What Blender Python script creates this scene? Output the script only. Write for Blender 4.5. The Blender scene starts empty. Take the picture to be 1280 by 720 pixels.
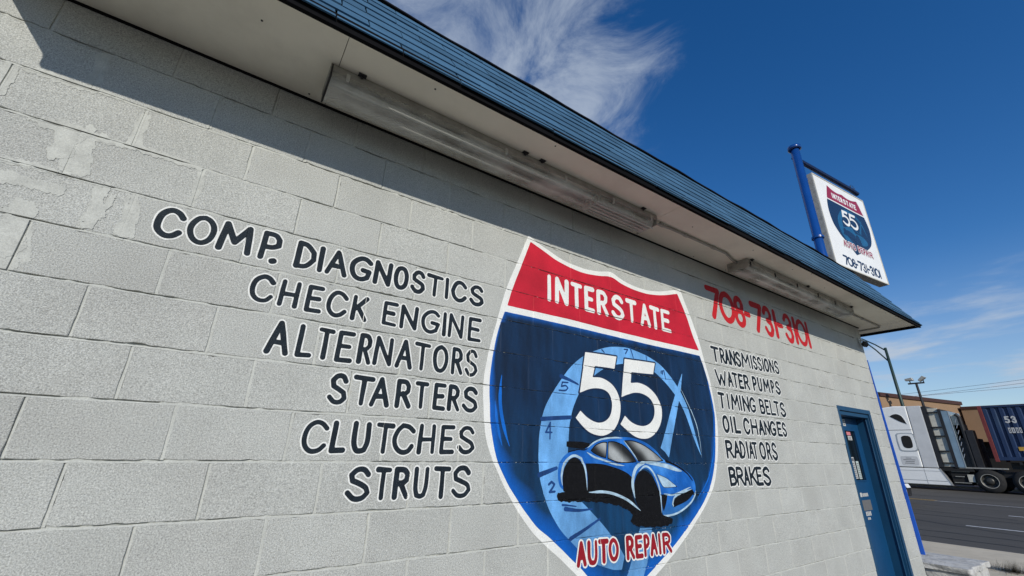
import bpy, bmesh, math, random
import numpy as np
from mathutils import Vector, Matrix
random.seed(7)
SC = bpy.context.scene
COL = SC.collection
R = math.radians

# ---------------------------------------------------------------- camera, sky, sun, exposure
cam = bpy.data.cameras.new('camera'); co = bpy.data.objects.new('camera', cam); COL.objects.link(co)
cr = Vector((0.82594265, -0.56336878, 0.02084136)); cu = Vector((-0.21688671, -0.28341477, 0.93415)); cf = Vector((0.5203642, 0.77607454, 0.35627154))
co.matrix_world = Matrix(((cr.x, cu.x, -cf.x, 0.2981), (cr.y, cu.y, -cf.y, -2.1164), (cr.z, cu.z, -cf.z, 0.0636), (0, 0, 0, 1)))
cam.sensor_width = 36; cam.lens = 36*532.8/1280; cam.clip_start = 0.05; cam.clip_end = 5000
SC.camera = co
SUN = Vector((0.43, 1.0, -0.575)).normalized()      # direction the light travels
sl = bpy.data.lights.new('sun', 'SUN'); sl.energy = 4.8; sl.angle = R(0.5); sl.color = (1.0, 0.955, 0.87)
so = bpy.data.objects.new('sun', sl); COL.objects.link(so); so.rotation_euler = SUN.to_track_quat('-Z', 'Y').to_euler(); so.location = (-5, -10, 8)
w = bpy.data.worlds.new('World'); SC.world = w; w.use_nodes = True
nt = w.node_tree; nt.nodes.clear()
N = lambda t, **k: (lambda n: [setattr(n, a, b) for a, b in k.items()] and n or n)(nt.nodes.new(t))
sky = N('ShaderNodeTexSky', sky_type='NISHITA', sun_disc=False, sun_elevation=math.asin(-SUN.z), sun_rotation=math.atan2(-SUN.x, -SUN.y), air_density=1.0, dust_density=0.0, ozone_density=3.0, altitude=200)
hsv = N('ShaderNodeHueSaturation'); hsv.inputs['Saturation'].default_value = 1.32; hsv.inputs['Value'].default_value = 1.16; hsv.inputs['Hue'].default_value = 0.508
nt.links.new(sky.outputs[0], hsv.inputs['Color'])
tc = N('ShaderNodeTexCoord')
def wmath(op, a, b=None, c=None):
    n = nt.nodes.new('ShaderNodeMath'); n.operation = op
    for i, v in enumerate((a, b, c)):
        if v is None: continue
        if hasattr(v, 'links'): nt.links.new(v, n.inputs[i])
        else: n.inputs[i].default_value = v
    return n.outputs[0]
sep = N('ShaderNodeSeparateXYZ'); nt.links.new(tc.outputs['Generated'], sep.inputs[0])
zc = wmath('MAXIMUM', sep.outputs[2], 0.03)
px = wmath('DIVIDE', sep.outputs[0], wmath('ADD', zc, 0.12)); py = wmath('DIVIDE', sep.outputs[1], wmath('ADD', zc, 0.12))
comb = N('ShaderNodeCombineXYZ'); nt.links.new(px, comb.inputs[0]); nt.links.new(py, comb.inputs[1])
def wnoise(scale, detail, rough, dist, off=(0, 0, 0), stretch=(1, 1, 1)):
    mp = nt.nodes.new('ShaderNodeMapping'); mp.inputs['Location'].default_value = off; mp.inputs['Scale'].default_value = stretch
    nt.links.new(comb.outputs[0], mp.inputs[0])
    n = nt.nodes.new('ShaderNodeTexNoise'); n.inputs['Scale'].default_value = scale; n.inputs['Detail'].default_value = detail
    n.inputs['Roughness'].default_value = rough; n.inputs['Distortion'].default_value = dist
    nt.links.new(mp.outputs[0], n.inputs['Vector']); return n.outputs[0]
def wramp(v, a, b):
    n = nt.nodes.new('ShaderNodeMapRange'); n.interpolation_type = 'SMOOTHSTEP'
    nt.links.new(v, n.inputs[0]); n.inputs[1].default_value = a; n.inputs[2].default_value = b; return n.outputs[0]
def wdot(d):
    n = nt.nodes.new('ShaderNodeVectorMath'); n.operation = 'DOT_PRODUCT'; nt.links.new(tc.outputs['Generated'], n.inputs[0]); n.inputs[1].default_value = Vector(d).normalized(); return n.outputs['Value']
n1 = wnoise(4.0, 10, 0.66, 0.5, (3.1, 0.4, 0), (1.2, 0.95, 1)); n2 = wnoise(1.2, 5, 0.5, 0.2, (7.3, 2.2, 0))
patch = wramp(wdot((0.33, 0.555, 0.765)), 0.905, 0.999)
high = wmath('MULTIPLY', wramp(wmath('ADD', n1, wmath('MULTIPLY', patch, 0.30)), 0.56, 0.98), wmath('MULTIPLY', wramp(patch, 0.0, 0.45), 0.70))
n3 = wnoise(1.5, 8, 0.6, 0.35, (1.2, 5.5, 0), (0.75, 0.42, 1))
low = wmath('MULTIPLY', wmath('MULTIPLY', wramp(n3, 0.46, 0.66), wramp(sep.outputs[2], 0.40, 0.20)), 0.78)
wide = wmath('MULTIPLY', wmath('MULTIPLY', wramp(n2, 0.62, 0.80), wramp(n1, 0.42, 0.72)), 0.20)
veil = wmath('MULTIPLY', wramp(sep.outputs[2], 0.36, 0.02), 0.42)
cl = wmath('MINIMUM', wmath('ADD', wmath('MAXIMUM', wmath('MAXIMUM', high, low), wide), veil), 0.9)
mixc = N('ShaderNodeMix', data_type='RGBA'); nt.links.new(cl, mixc.inputs[0]); nt.links.new(hsv.outputs[0], mixc.inputs[6]); mixc.inputs[7].default_value = (4.6, 5.3, 6.3, 1)
bg = N('ShaderNodeBackground'); bg.inputs[1].default_value = 0.132; nt.links.new(mixc.outputs[2], bg.inputs[0])
wo = N('ShaderNodeOutputWorld'); nt.links.new(bg.outputs[0], wo.inputs[0])
SC.view_settings.view_transform = 'Standard'; SC.view_settings.look = 'None'; SC.view_settings.exposure = -0.35; SC.view_settings.gamma = 1.0
SC.render.engine = 'CYCLES'; SC.cycles.max_bounces = 6; SC.cycles.diffuse_bounces = 4; SC.cycles.transparent_max_bounces = 8

# ---------------------------------------------------------------- materials
MATS = {}
def mat(name, col, rough=0.7, metal=0.0, var=0.12, vscale=3.0, bump=0.0, bscale=200.0, bdist=0.001, pits=0.0, spec=0.4, attr=None, objvar=0.0, dirt=0.0, dirtcol=(0.06, 0.05, 0.04), dscale=6.0, coat=0.0, speck=0.0, stretch=None, pitcol=(0.16, 0.165, 0.16), grain=0.0, gscale=210):
    if name in MATS: return MATS[name]
    m = bpy.data.materials.new(name); m.use_nodes = True; t = m.node_tree; ns = t.nodes; lk = t.links.new
    b = ns['Principled BSDF']; b.inputs['Roughness'].default_value = rough; b.inputs['Metallic'].default_value = metal
    b.inputs['Specular IOR Level'].default_value = spec
    if coat: b.inputs['Coat Weight'].default_value = coat; b.inputs['Coat Roughness'].default_value = 0.12
    geo = ns.new('ShaderNodeNewGeometry'); P = geo.outputs['Position']
    if stretch:
        mp = ns.new('ShaderNodeMapping'); mp.inputs['Scale'].default_value = stretch; lk(P, mp.inputs[0]); PS = mp.outputs[0]
    else: PS = P
    def noise(s, d=4, r=0.55, src=None, seed=0):
        n = ns.new('ShaderNodeTexNoise'); n.inputs['Scale'].default_value = s; n.inputs['Detail'].default_value = d; n.inputs['Roughness'].default_value = r
        if seed: n.noise_dimensions = '4D'; n.inputs['W'].default_value = seed
        lk(src or PS, n.inputs['Vector']); return n.outputs[0]
    def mr(v, a, b2, c=0.0, d=1.0):
        n = ns.new('ShaderNodeMapRange'); lk(v, n.inputs[0]); n.inputs[1].default_value = a; n.inputs[2].default_value = b2; n.inputs[3].default_value = c; n.inputs[4].default_value = d; return n.outputs[0]
    def mixrgb(f, a, b2, mode='MIX'):
        n = ns.new('ShaderNodeMix'); n.data_type = 'RGBA'; n.blend_type = mode
        for i, v in ((0, f), (6, a), (7, b2)):
            if hasattr(v, 'links'): lk(v, n.inputs[i])
            elif i == 0: n.inputs[0].default_value = v
            else: n.inputs[i].default_value = (*v[:3], 1)
        return n.outputs[2]
    if attr:
        a = ns.new('ShaderNodeAttribute'); a.attribute_name = attr; base = a.outputs['Color']
    else:
        rgb = ns.new('ShaderNodeRGB'); rgb.outputs[0].default_value = (*col, 1); base = rgb.outputs[0]
    f = mr(noise(vscale, 6, 0.6), 0.3, 0.7, 1-var, 1+var)
    if objvar:
        oi = ns.new('ShaderNodeObjectInfo'); g = mr(oi.outputs['Random'], 0, 1, 1-objvar, 1+objvar)
        mm = ns.new('ShaderNodeMath'); mm.operation = 'MULTIPLY'; lk(f, mm.inputs[0]); lk(g, mm.inputs[1]); f = mm.outputs[0]
    vm = ns.new('ShaderNodeVectorMath'); vm.operation = 'SCALE'; lk(base, vm.inputs[0]); lk(f, vm.inputs['Scale']); c = vm.outputs[0]
    if dirt: c = mixrgb(mr(noise(dscale, 8, 0.65, seed=3.3), 0.50, 0.72, 0, dirt), c, dirtcol)
    if pits:
        c = mixrgb(mr(noise(bscale*0.8, 3, 0.7, P, seed=1.7), 0.57, 0.70, 0, pits), c, pitcol)
    if grain:
        gn = mr(noise(gscale, 3, 0.85, P, seed=2.9), 0.36, 0.64, 1-grain, 1+grain*0.85); v2 = ns.new('ShaderNodeVectorMath'); v2.operation = 'SCALE'; lk(c, v2.inputs[0]); lk(gn, v2.inputs['Scale']); c = v2.outputs[0]  # random speckle; also paints the shade held in surface pores into the colour
    if speck: c = mixrgb(mr(noise(260, 3, 0.7, P, seed=5.1), 0.60, 0.68, 0, speck), c, (0.30, 0.31, 0.30))
    lk(c, b.inputs['Base Color'])
    if bump:
        bp = ns.new('ShaderNodeBump'); bp.inputs['Strength'].default_value = bump; bp.inputs['Distance'].default_value = bdist
        lk(noise(bscale, 5, 0.65, P), bp.inputs['Height']); lk(bp.outputs[0], b.inputs['Normal'])
    MATS[name] = m; return m
GRAIN = dict(bump=0.9, bscale=200, bdist=0.0040, grain=0.42, gscale=200)
M_block = mat('painted_block', (0.440, 0.445, 0.412), 0.8, var=0.09, vscale=2.3, pits=0.60, objvar=0.028, dirt=0.25, dirtcol=(0.33, 0.31, 0.28), dscale=2.2, spec=0.25, **GRAIN)
M_mortar = mat('mortar', (0.450, 0.455, 0.415), 0.8, var=0.10, vscale=9, bump=0.8, bscale=120, bdist=0.002, pits=0.3, spec=0.25, grain=0.16)
M_smear = mat('smeared_mortar', (0.455, 0.46, 0.420), 0.75, var=0.16, vscale=14, bump=0.5, bscale=60, bdist=0.003, pits=0.25, spec=0.25, grain=0.16)
PB = dict(rough=0.6, bump=0.8, bscale=190, bdist=0.003, spec=0.25, grain=0.16)
M_black = mat('black_lettering_paint', (0.012, 0.019, 0.026), var=0.3, vscale=20, speck=0.30, **{**PB, 'spec': 0.12})
M_white = mat('white_paint', (0.74, 0.74, 0.70), var=0.06, vscale=8, pits=0.14, **PB)
M_red = mat('red_paint', (0.50, 0.012, 0.030), var=0.2, vscale=4, speck=0.05, **PB)
M_phone = mat('bright_red_paint', (0.47, 0.012, 0.017), var=0.1, vscale=4, speck=0.05, **PB)
M_auto = mat('dark_red_paint', (0.27, 0.008, 0.016), var=0.15, vscale=9, speck=0.1, **PB)
M_vc = mat('brushed_mural_paint', (1, 1, 1), var=0.18, vscale=7, attr='Col', speck=0.07, stretch=(1, 1, 0.35), **PB)
M_navy = mat('navy_outline_paint', (0.006, 0.02, 0.06), var=0.2, **PB)
M_carblack = mat('mural_black_paint', (0.005, 0.005, 0.006), var=0.3, vscale=40, speck=0.2, **{**PB, 'spec': 0.12})
M_silver = mat('mural_pale_blue_paint', (0.36, 0.50, 0.60), var=0.3, vscale=18, speck=0.1, **PB)
M_soffit = mat('soffit_paint', (0.80, 0.755, 0.635), 0.75, var=0.07, vscale=2.0, dirt=0.45, dirtcol=(0.42, 0.38, 0.30), dscale=1.3, bump=0.3, bscale=30, bdist=0.002)
M_fascia = mat('black_drip_edge', (0.005, 0.005, 0.006), 0.95, var=0.3, spec=0.1)
M_shingle = mat('blue_shingle', (0.048, 0.112, 0.185), 0.9, var=0.14, vscale=5, objvar=0.16, bump=0.8, bscale=300, bdist=0.002, pits=0.4, pitcol=(0.03, 0.09, 0.15), spec=0.15)
M_metal = mat('dusty_grey_metal', (0.38, 0.37, 0.33), 0.5, metal=0.25, var=0.15, vscale=10, dirt=0.5, dirtcol=(0.10, 0.07, 0.05), dscale=14, bump=0.2, bscale=40)
M_dark = mat('dark_metal', (0.03, 0.03, 0.032), 0.5, metal=0.3, var=0.2)
M_bluedoor = mat('blue_door_paint', (0.003, 0.050, 0.135), 0.42, var=0.08, vscale=5, bump=0.08, bscale=60, spec=0.5)
M_blueframe = mat('deep_blue_frame_paint', (0.006, 0.052, 0.118), 0.45, var=0.1, vscale=5)
M_bluetrim = mat('bright_blue_trim', (0.010, 0.095, 0.50), 0.45, var=0.12, vscale=6)
M_bluepole = mat('blue_pole_paint', (0.006, 0.055, 0.24), 0.25, var=0.1, vscale=3, coat=0.4, spec=0.6)
M_glassdark = mat('dark_glass', (0.006, 0.010, 0.012), 0.06, var=0.05, spec=0.8)
M_tube = mat('white_tube', (0.75, 0.75, 0.72), 0.4, var=0.05)
M_clip = mat('pale_plastic', (0.5, 0.5, 0.46), 0.5, var=0.1)
M_navyarm = mat('dark_blue_pipe_paint', (0.006, 0.018, 0.07), 0.4, var=0.15)
M_signwhite = mat('sign_white', (0.80, 0.80, 0.77), 0.35, var=0.03, vscale=2, dirt=0.12, dirtcol=(0.5, 0.48, 0.42), dscale=3)
M_signred = mat('sign_red', (0.30, 0.02, 0.045), 0.35, var=0.05)
M_signnavy = mat('sign_navy', (0.010, 0.030, 0.075), 0.35, var=0.08)
M_signblue = mat('sign_mid_blue', (0.016, 0.105, 0.22), 0.35, var=0.2, vscale=6)
M_asphalt = mat('asphalt', (0.074, 0.066, 0.054), 0.9, var=0.22, vscale=0.55, bump=0.6, bscale=60, bdist=0.006, dirt=0.35, dirtcol=(0.085, 0.08, 0.075), dscale=0.35, stretch=(1, 0.25, 1))
M_lot = mat('concrete_lot', (0.14, 0.128, 0.11), 0.9, var=0.15, vscale=0.8, bump=0.4, bscale=40, bdist=0.003, dirt=0.4, dirtcol=(0.13, 0.12, 0.11), dscale=0.9)
M_walk = mat('dusty_sidewalk', (0.55, 0.48, 0.36), 0.9, var=0.14, vscale=1.5, bump=0.4, bscale=50, bdist=0.004, dirt=0.4, dirtcol=(0.26, 0.23, 0.19), dscale=2)
M_ground = mat('dry_ground', (0.16, 0.14, 0.11), 0.95, var=0.25, vscale=0.2)
M_crack = mat('tar_filled_crack', (0.018, 0.018, 0.018), 0.8, var=0.3)
M_line = mat('white_road_paint', (0.62, 0.62, 0.60), 0.8, var=0.2, vscale=6, dirt=0.6, dirtcol=(0.2, 0.2, 0.2), dscale=9)
M_yellow = mat('yellow_road_paint', (0.50, 0.30, 0.05), 0.8, var=0.2, vscale=6, dirt=0.6, dirtcol=(0.2, 0.18, 0.12), dscale=9)
M_lowwall = mat('flaking_white_block', (0.52, 0.51, 0.48), 0.9, var=0.15, vscale=5, bump=1.0, bscale=35, bdist=0.014, dirt=0.85, dirtcol=(0.20, 0.195, 0.185), dscale=9)
M_tan = mat('tan_stucco', (0.27, 0.172, 0.100), 0.9, var=0.07, vscale=0.8, bump=0.3, bscale=20, bdist=0.01)
M_brown = mat('dark_brown_coping', (0.055, 0.022, 0.016), 0.7, var=0.1)
M_shadowy = mat('dark_opening', (0.012, 0.012, 0.012), 0.8)
M_truckwhite = mat('pale_silver_cab_paint', (0.84, 0.84, 0.81), 0.5, var=0.04, vscale=1, coat=0.0, spec=0.2, dirt=0.2, dirtcol=(0.4, 0.39, 0.36), dscale=2)
M_truckgrey = mat('grey_fairing_paint', (0.60, 0.60, 0.59), 0.35, var=0.08, vscale=2, coat=0.3)
M_truckblue = mat('blue_grey_panel', (0.20, 0.29, 0.36), 0.35, var=0.15, vscale=2)
M_cream = mat('cream_panel', (0.55, 0.53, 0.45), 0.6, var=0.08, vscale=3, dirt=0.3)
M_chrome = mat('bright_metal', (0.55, 0.55, 0.55), 0.3, metal=0.6, var=0.1)
M_rim = mat('dull_wheel_rim', (0.06, 0.058, 0.052), 0.45, metal=0.5, var=0.3, vscale=8)
M_rubber = mat('tyre_rubber', (0.016, 0.016, 0.016), 0.85, var=0.2, dirt=0.4, dirtcol=(0.06, 0.055, 0.05))
M_contblue = mat('container_navy_paint', (0.015, 0.034, 0.088), 0.5, var=0.25, vscale=2.5, dirt=0.5, dirtcol=(0.05, 0.085, 0.13), dscale=2.5, stretch=(1, 1, 0.3))
M_contred = mat('container_red_post', (0.17, 0.032, 0.030), 0.6, var=0.2, vscale=4)
M_stickw = mat('sticker_white', (0.50, 0.50, 0.48), 0.4, var=0.03)
M_stickp = mat('sticker_pink', (0.60, 0.20, 0.22), 0.4, var=0.03)
M_stickg = mat('sticker_grey', (0.13, 0.13, 0.13), 0.5, var=0.1)
M_sheet = mat('notice_sheet', (0.45, 0.52, 0.50), 0.5, var=0.1, vscale=30)
M_weed = mat('dry_weed', (0.17, 0.13, 0.06), 0.9, var=0.3, vscale=30)
M_carpaint = mat('dark_car_paint', (0.012, 0.012, 0.014), 0.25, var=0.05, coat=0.6)
M_lamp = mat('headlight_glass', (0.75, 0.77, 0.78), 0.15, var=0.05)
M_green = mat('dark_green_pole', (0.022, 0.045, 0.038), 0.5, var=0.1, metal=0.2)

def lens_material():
    m = bpy.data.materials.new('dirty_clear_lens'); m.use_nodes = True; t = m.node_tree; ns = t.nodes; lk = t.links.new
    b = ns['Principled BSDF']; b.inputs['Base Color'].default_value = (0.80, 0.79, 0.73, 1); b.inputs['Roughness'].default_value = 0.22; b.inputs['Specular IOR Level'].default_value = 0.7
    geo = ns.new('ShaderNodeNewGeometry'); n = ns.new('ShaderNodeTexNoise'); n.inputs['Scale'].default_value = 4; n.inputs['Detail'].default_value = 7; lk(geo.outputs['Position'], n.inputs['Vector'])
    r = ns.new('ShaderNodeMapRange'); lk(n.outputs[0], r.inputs[0]); r.inputs[1].default_value = 0.35; r.inputs[2].default_value = 0.7; r.inputs[3].default_value = 0.18; r.inputs[4].default_value = 0.62
    tr = ns.new('ShaderNodeBsdfTransparent'); tr.inputs[0].default_value = (0.85, 0.85, 0.82, 1); mx = ns.new('ShaderNodeMixShader')
    lk(r.outputs[0], mx.inputs[0]); lk(tr.outputs[0], mx.inputs[1]); lk(b.outputs[0], mx.inputs[2]); lk(mx.outputs[0], ns['Material Output'].inputs[0]); return m
M_lens = lens_material()

# ---------------------------------------------------------------- object helpers
ORG = {}
def thing(name, loc, label, cat, group=None):
    o = bpy.data.objects.new(name, None); COL.objects.link(o); o.location = loc; o.empty_display_size = 0.3
    o['label'] = label; o['category'] = cat
    if group: o['group'] = group
    ORG[o.name] = Vector(loc); return o
def link(name, me, m, parent=None, label=None, kind=None):
    if m is not None and not me.materials: me.materials.append(m)
    o = bpy.data.objects.new(name, me); COL.objects.link(o)
    if parent is not None:
        o.parent = parent; org = ORG[parent.name]
        if org.length > 0: me.transform(Matrix.Translation(-org))
        ORG[o.name] = org
    else: ORG[o.name] = Vector((0, 0, 0))
    if label: o['label'] = label
    if kind: o['kind'] = kind
    return o
def link_root(name, me, m, loc, label, cat, group=None, kind=None):
    me.transform(Matrix.Translation(-Vector(loc))); me.materials.append(m)
    o = bpy.data.objects.new(name, me); COL.objects.link(o); o.location = loc; ORG[o.name] = Vector(loc)
    if label: o['label'] = label
    if cat: o['category'] = cat
    if group: o['group'] = group
    if kind: o['kind'] = kind
    return o
class MB:
    def __init__(s): s.v = []; s.f = []
    def add(s, v, f):
        n = len(s.v); s.v += [tuple(p) for p in v]; s.f += [tuple(i+n for i in q) for q in f]; return s
    def box(s, x0, x1, y0, y1, z0, z1):
        v = [(x, y, z) for x in (x0, x1) for y in (y0, y1) for z in (z0, z1)]
        return s.add(v, [(0, 1, 3, 2), (4, 6, 7, 5), (0, 4, 5, 1), (2, 3, 7, 6), (0, 2, 6, 4), (1, 5, 7, 3)])
    def hexa(s, a, b):      # two matching quads
        return s.add(list(a)+list(b), [(0, 1, 2, 3), (7, 6, 5, 4), (0, 4, 5, 1), (1, 5, 6, 2), (2, 6, 7, 3), (3, 7, 4, 0)])
    def prism(s, prof, lo, hi, axis='x'):   # prof: (a,b) outline, extruded along axis
        n = len(prof)
        if axis == 'x': P = lambda q, t: (t, q[0], q[1])
        elif axis == 'y': P = lambda q, t: (q[0], t, q[1])
        else: P = lambda q, t: (q[0], q[1], t)
        v = [P(q, lo) for q in prof]+[P(q, hi) for q in prof]
        return s.add(v, [tuple(range(n))[::-1], tuple(range(n, 2*n))]+[(i, (i+1) % n, n+(i+1) % n, n+i) for i in range(n)])
    def tube(s, pts, r, n=10, r2=None, cap=True):
        pts = [Vector(p) for p in pts]; rings = []
        for i, p in enumerate(pts):
            d = (pts[min(i+1, len(pts)-1)]-pts[max(i-1, 0)]).normalized()
            a = d.orthogonal().normalized() if i == 0 else (rings[-1][1]-d*rings[-1][1].dot(d)).normalized()
            b = d.cross(a); rr = r if r2 is None else r+(r2-r)*i/(len(pts)-1)
            rings.append(([p+(a*math.cos(2*math.pi*k/n)+b*math.sin(2*math.pi*k/n))*rr for k in range(n)], a))
        v = [q for g, _ in rings for q in g]
        f = [(i*n+k, i*n+(k+1) % n, (i+1)*n+(k+1) % n, (i+1)*n+k) for i in range(len(pts)-1) for k in range(n)]
        if cap: f += [tuple(range(n))[::-1], tuple(range((len(pts)-1)*n, len(pts)*n))]
        return s.add(v, f)
    def lathe(s, prof, c, axis='x', n=24):   # prof: (radius, along)
        v = []; c = Vector(c)
        for r, t in prof:
            for k in range(n):
                a = 2*math.pi*k/n; p = (t, r*math.cos(a), r*math.sin(a)) if axis == 'x' else (r*math.cos(a), r*math.sin(a), t)
                v.append(c+Vector(p))
        f = [(i*n+k, i*n+(k+1) % n, (i+1)*n+(k+1) % n, (i+1)*n+k) for i in range(len(prof)-1) for k in range(n)]
        return s.add(v, f)
    def mesh(s, name, bevel=0, seg=2, smooth=False):
        me = bpy.data.meshes.new(name); me.from_pydata(s.v, [], s.f); me.update()
        bm = bmesh.new(); bm.from_mesh(me)
        if bevel: bmesh.ops.bevel(bm, geom=[e for e in bm.edges if len(e.link_faces) == 2 and e.calc_face_angle(0) > 0.6], offset=bevel, segments=seg, profile=0.7, affect='EDGES', clamp_overlap=True)
        bmesh.ops.recalc_face_normals(bm, faces=bm.faces); bm.to_mesh(me); bm.free()
        if smooth: me.shade_smooth() if hasattr(me, 'shade_smooth') else [setattr(p, 'use_smooth', True) for p in me.polygons]
        return me
    def build(s, name, m, parent=None, label=None, bevel=0, smooth=False, kind=None, seg=2):
        return link(name, s.mesh(name, bevel, seg, smooth), m, parent, label, kind)
def struct(name, mb, m): 
    o = link(name, mb.mesh(name), m); o['kind'] = 'structure'; return o
def sm_noise(x, z, s=0.0):
    return (np.sin(x*2.3+z*1.1+s)+np.sin(x*5.1-z*3.7+s*1.7+1.3)*0.6+np.sin(z*7.9+x*1.9+s*2.3)*0.4+np.sin(x*13.1+z*11.3+s)*0.25)/2.25
def warp(x, z):
    return x+0.0012*sm_noise(x*7, z*7, 1.0), z+0.0013*sm_noise(x*5, z*9, 4.0)

# ---------------------------------------------------------------- signed distance painting
def smooth(pts, closed=True, n=5, lim=48):
    P = [np.array(p, float) for p in pts]; L = len(P); out = []
    def corner(i):
        if not closed and (i == 0 or i == L-1): return True
        a = P[i]-P[i-1]; b = P[(i+1) % L]-P[i]; c = np.dot(a, b)/(np.linalg.norm(a)*np.linalg.norm(b)+1e-12)
        return math.degrees(math.acos(max(-1, min(1, c)))) > lim
    C = [corner(i) for i in range(L)]
    for i in range(L if closed else L-1):
        j = (i+1) % L; a, b = P[i], P[j]; d = np.linalg.norm(b-a)
        def tan(k, o):
            if C[k]: return b-a
            u = P[(k+1) % L]-P[k-1]; return u/(np.linalg.norm(u)+1e-12)*d
        ta, tb = tan(i, 0), tan(j, 1)
        for k in range(n):
            t = k/n; h = (2*t**3-3*t*t+1, t**3-2*t*t+t, -2*t**3+3*t*t, t**3-t*t)
            out.append(tuple(h[0]*a+h[1]*ta+h[2]*b+h[3]*tb))
    if not closed: out.append(tuple(P[-1]))
    return out
def poly_sdf(poly):
    P = np.array(poly); lo = P.min(0); hi = P.max(0)
    def f(X, Z):
        D = np.full(X.shape, 1e9); ins = np.zeros(X.shape, bool); n = len(P)
        for i in range(n):
            a = P[i]; b = P[(i+1) % n]; e = b-a; wx = X-a[0]; wz = Z-a[1]
            t = np.clip((wx*e[0]+wz*e[1])/(e@e+1e-18), 0, 1); D = np.minimum(D, (wx-t*e[0])**2+(wz-t*e[1])**2)
            c = (a[1] > Z) != (b[1] > Z)
            if e[1] != 0: ins ^= c & (X < (b[0]-a[0])*(Z-a[1])/e[1]+a[0])
        D = np.sqrt(D); return np.where(ins, -D, D)
    f.box = (lo[0], lo[1], hi[0], hi[1]); return f
def stroke_sdf(pts, r, r2=None, taper=None):
    P = np.array(pts, float); n = len(P); rad = np.full(n, r) if r2 is None else np.linspace(r, r2, n)
    if taper: rad = r*np.clip(np.minimum(np.linspace(0, 1, n), np.linspace(1, 0, n))*taper+0.18, 0, 1)
    m = rad.max()
    def f(X, Z):
        D = np.full(X.shape, 1e9)
        for i in range(n-1):
            a = P[i]; e = P[i+1]-a; wx = X-a[0]; wz = Z-a[1]; t = np.clip((wx*e[0]+wz*e[1])/(e@e+1e-18), 0, 1)
            D = np.minimum(D, np.hypot(wx-t*e[0], wz-t*e[1])-(rad[i]+(rad[i+1]-rad[i])*t))
        return D
    f.box = (P[:, 0].min()-m, P[:, 1].min()-m, P[:, 0].max()+m, P[:, 1].max()+m); return f
def union(fs, grow=0.0):
    bx = [f.box for f in fs]
    def g(X, Z):
        D = np.full(X.shape, 1e3); pad = 0.03
        for f, b in zip(fs, bx):
            k = (X > b[0]-pad) & (X < b[2]+pad) & (Z > b[1]-pad) & (Z < b[3]+pad)
            if k.any(): D[k] = np.minimum(D[k], f(X[k], Z[k]))
        return D-grow
    g.box = (min(b[0] for b in bx)-grow, min(b[1] for b in bx)-grow, max(b[2] for b in bx)+grow, max(b[3] for b in bx)+grow); return g
def march(F, xs, zs):
    nz, nx = F.shape; ins = F < 0; V = []; Fc = []; idx = -np.ones(F.shape, int)
    cnt = ins[:-1, :-1].astype(int)+ins[1:, :-1]+ins[:-1, 1:]+ins[1:, 1:]
    js, is_ = np.nonzero(ins)
    for j, i in zip(js, is_): idx[j, i] = len(V); V.append((xs[i], zs[j]))
    jf, if_ = np.nonzero(cnt == 4)
    Fc += [(idx[j, i], idx[j, i+1], idx[j+1, i+1], idx[j+1, i]) for j, i in zip(jf.tolist(), if_.tolist())]
    E = {}
    def ev(a, b):
        k = (a, b) if a < b else (b, a)
        if k not in E:
            fa, fb = F[k[0]], F[k[1]]; t = fa/(fa-fb); E[k] = len(V)
            V.append((xs[k[0][1]]+(xs[k[1][1]]-xs[k[0][1]])*t, zs[k[0][0]]+(zs[k[1][0]]-zs[k[0][0]])*t))
        return E[k]
    jb, ib = np.nonzero((cnt > 0) & (cnt < 4))
    for j, i in zip(jb.tolist(), ib.tolist()):
        c = [(j, i), (j, i+1), (j+1, i+1), (j+1, i)]; poly = []
        for a in range(4):
            p, q = c[a], c[(a+1) % 4]
            if ins[p]: poly.append(int(idx[p]))
            if ins[p] != ins[q]: poly.append(ev(p, q))
        if len(poly) > 2: Fc.append(tuple(poly))
    return V, Fc

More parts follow.
